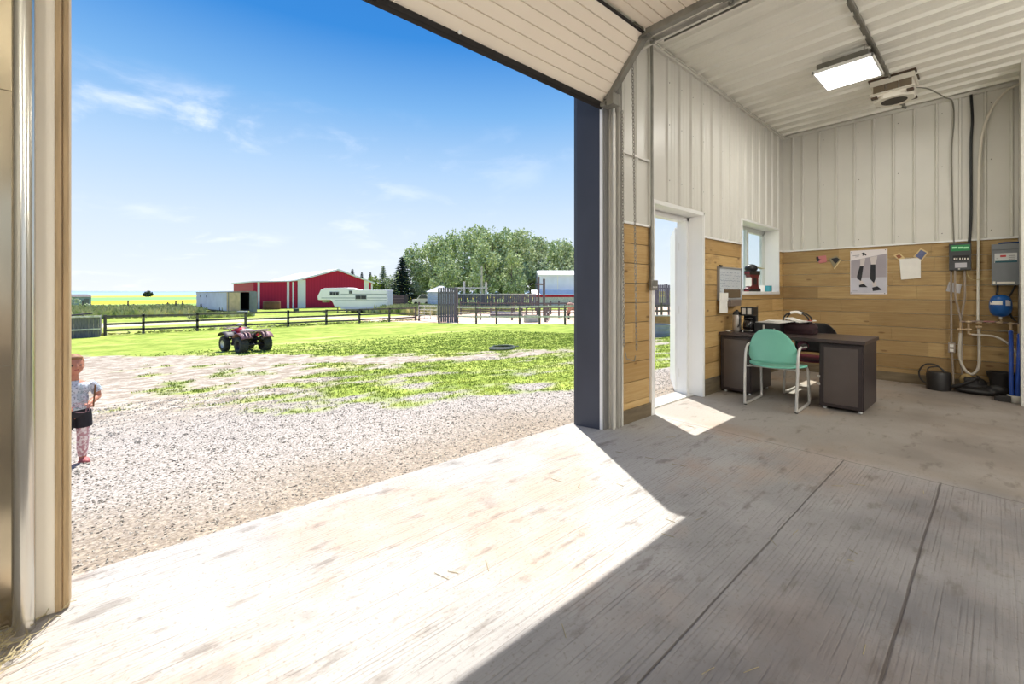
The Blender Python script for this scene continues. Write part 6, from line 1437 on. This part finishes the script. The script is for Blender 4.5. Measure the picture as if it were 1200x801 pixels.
m = M(); m.box((-1.05, -.56, .80), (.85, -.44, .85)); part('top_board', m, GREYR, cr_)
p = ground(779, 60); yr = thing('yellow_roofed_shelter', tuple(p), 'yellow roof edge rising above the boards outside the walk door', 'shelter', rz=math.atan2(RGT[1], RGT[0]))
m = M(); m.prism([(-1.5, 2.35), (1.8, 2.35), (1.8, 2.7), (-1.0, 2.62)], 0, 3, axis='y'); part('roof', m, mat('canola_yellow_sheet', (226, 226, 50), .6), yr)
m = M(); m.box((-1.2, .1, 0), (-1.1, .2, 2.4)); m.box((1.5, .1, 0), (1.6, .2, 2.4)); m.box((-1.2, 2.7, 0), (-1.1, 2.8, 2.4)); m.box((1.5, 2.7, 0), (1.6, 2.8, 2.4)); part('leg', m, OLDR, yr)

# ---- trees
def poplar_mesh(seed, H=13.0, Rr=3.6, lm=LEAF):
    rs_ = np.random.RandomState(seed); m = M()
    for k in range(30):
        z = H*(.16+.80*rs_.rand()); f = math.sin(PI*min(1, (z/H-.05)/.95))**.6; a = rs_.uniform(0, 6.3); r_ = Rr*f*(.35+.5*rs_.rand())
        leafblob(m, (r_*math.cos(a), r_*math.sin(a), z), Rr*(.30+.18*rs_.rand()), 115, .27, rs_, 1.15)
    leafblob(m, (0, 0, H*.93), Rr*.32, 90, .24, rs_, 1.5)
    return m
def trunk_mesh(seed, H):
    rs_ = np.random.RandomState(seed); m = M(); m.tube([(0, 0, -.2), (.1, 0, H*.4), (0, .1, H*.9)], [.24, .17, .04], 8)
    for k in range(9):
        z = H*rs_.uniform(.15, .7); a = rs_.uniform(0, 6.3); l_ = rs_.uniform(1.2, 2.6); m.tube([(0, 0, z), (math.cos(a)*l_*.6, math.sin(a)*l_*.6, z+l_*.5), (math.cos(a)*l_, math.sin(a)*l_, z+l_*1.1)], [.09, .06, .02], 6)
    return m
KP = []
for sd_ in (1, 2, 3):
    t_ = thing('poplar_tree', (0, 0, 0), 'x', 'tree', 'poplars behind the corral'); part('crown', poplar_mesh(sd_), LEAF, t_); part('trunk', trunk_mesh(sd_, 12), BARK, t_); KP.append(t_)
spec = [(486, 92, 288), (500, 98, 286), (515, 92, 279), (530, 100, 272), (545, 92, 271), (561, 98, 268), (577, 92, 270), (592, 100, 271), (607, 92, 272), (622, 98, 275), (637, 96, 281), (650, 104, 284), (664, 100, 282), (680, 96, 288), (568, 84, 288), (522, 84, 300), (600, 84, 296), (470, 104, 318)]
names_ = ['low rounded poplar beside the dark spruce at the left of the grove', 'poplar second from the left edge of the grove', 'poplar rising behind the grain bin', 'tall poplar where the grove reaches full height on the left', 'tall poplar left of the utility pole',
          'tallest poplar directly behind the utility pole', 'poplar just right of the utility pole', 'tall poplar in the middle of the grove', 'tall poplar above the stock tank', 'poplar with a gap at its foot left of the white shed',
          'poplar rising over the left end of the white shed', 'poplar above the left part of the white shed roof', 'poplar above the middle of the white shed roof', 'poplar closest to the door jamb behind the white shed',
          'shorter poplar in front behind the wide gateway', 'short poplar in front right behind the grain bin', 'shorter poplar in front between utility pole and gateposts', 'low far poplar behind the brown stock trailer']
for i, (px_, s_, top) in enumerate(spec):
    h = 1.25+(HZ-top)/FPX*s_+1.4; sc_ = h/13.0; p = atS(px_, s_); p.z = -1.4
    o = KP[i] if i < 3 else dup(KP[i % 3])
    o.location = p; o.rotation_euler = (0, 0, i*1.7); o.scale = (sc_*1.0, sc_*1.0, sc_); o['label'] = names_[i]; o['group'] = 'poplars behind the corral'
def spruce_mesh(seed, H=10.0, Rr=2.1):
    rs_ = np.random.RandomState(seed); m = M(); nl = 24
    for L_ in range(nl):
        z = H*(.06+.92*L_/nl); r_ = Rr*(1-L_/nl)**.85+.12; nb = 11
        for k in range(nb):
            a = 2*PI*k/nb+L_*.7+rs_.uniform(-.2, .2); rr_ = r_*rs_.uniform(.75, 1.15)
            for q_ in range(5):
                t_ = (q_+.6)/5; x, y, zz = rr_*t_*math.cos(a), rr_*t_*math.sin(a), z-.35*rr_*t_*t_+rs_.uniform(-.08, .08); w_ = .26*(1.15-t_)+.06; i = len(m.v)
                dx, dy = math.cos(a), math.sin(a); l_ = rr_*.16+.1
                m.v += [(x-dx*l_, y-dy*l_, zz+.05), (x-dy*w_, y+dx*w_, zz-.16), (x+dx*l_, y+dy*l_, zz-.1), (x+dy*w_, y-dx*w_, zz-.16)]; m.f.append((i, i+1, i+2, i+3)); m.mi.append(0)
    return m
t0 = thing('spruce_tree', (0, 0, 0), 'x', 'tree', 'spruces behind the barn and caravan'); part('crown', spruce_mesh(4), SPRUCE, t0)
m = M(); m.tube([(0, 0, -.1), (0, 0, 9.6)], [.2, .03], 8); part('trunk', m, BARK, t0)
for i, (px_, s_, top, lb_, w_) in enumerate(((471, 88, 298, 'tallest dark spruce left of the poplar grove', 1.7), (449, 96, 309, 'pale spruce left of the tallest dark spruce', 1.35), (434, 104, 317, 'small spruce tip showing above the right barn roof', 1.0), (424, 104, 317, 'small spruce tip just left of the barn eave', 1.0), (413, 108, 313, 'spruce tip rising behind the right slope of the barn roof', 1.1), (404, 112, 318, 'smallest spruce tip beside the barn ridge', .8))):
    h = 1.25+(HZ-top)/FPX*s_+1.4; p = atS(px_, s_); p.z = -1.4; o = t0 if i == 0 else dup(t0); o.location = p; o.rotation_euler = (0, 0, i*1.1); o.scale = (h/10*w_, h/10*w_, h/10); o['label'] = lb_
    if i in (1,):
        for c_ in kids(o):
            if c_.name.startswith('crown'): c_.data = c_.data.copy(); c_.data.materials[0] = LEAFP
def small_tree(px_, s_, top, mm, lb_, rw=1.6, seed=7):
    rs_ = np.random.RandomState(seed); h = 1.25+(HZ-top)/FPX*s_+1.4; p = atS(px_, s_); p.z = -1.4; t_ = thing('broadleaf_tree', tuple(p), lb_, 'tree'); m = M()
    for k in range(9): leafblob(m, (rs_.uniform(-rw, rw)*.6, rs_.uniform(-rw, rw)*.6, h*(.3+.6*k/9)), rw*.6, 110, .22, rs_, 1)
    part('crown', m, mm, t_); m = M(); m.tube([(0, 0, 0), (0, 0, h*.6)], .12, 6); part('trunk', m, BARK, t_)
small_tree(437, 92, 322, LEAFY, 'bright yellow-green tree beside the right end of the barn', 1.8, 5); small_tree(446, 96, 330, LEAFY, 'low yellow-green tree between barn and pale spruce', 1.4, 6); small_tree(459, 94, 322, LEAFP, 'pale leafy tree between the two large spruces', 1.6, 8); small_tree(489, 90, 334, LEAFP, 'low pale tree above the half hidden vehicle', 1.6, 9)
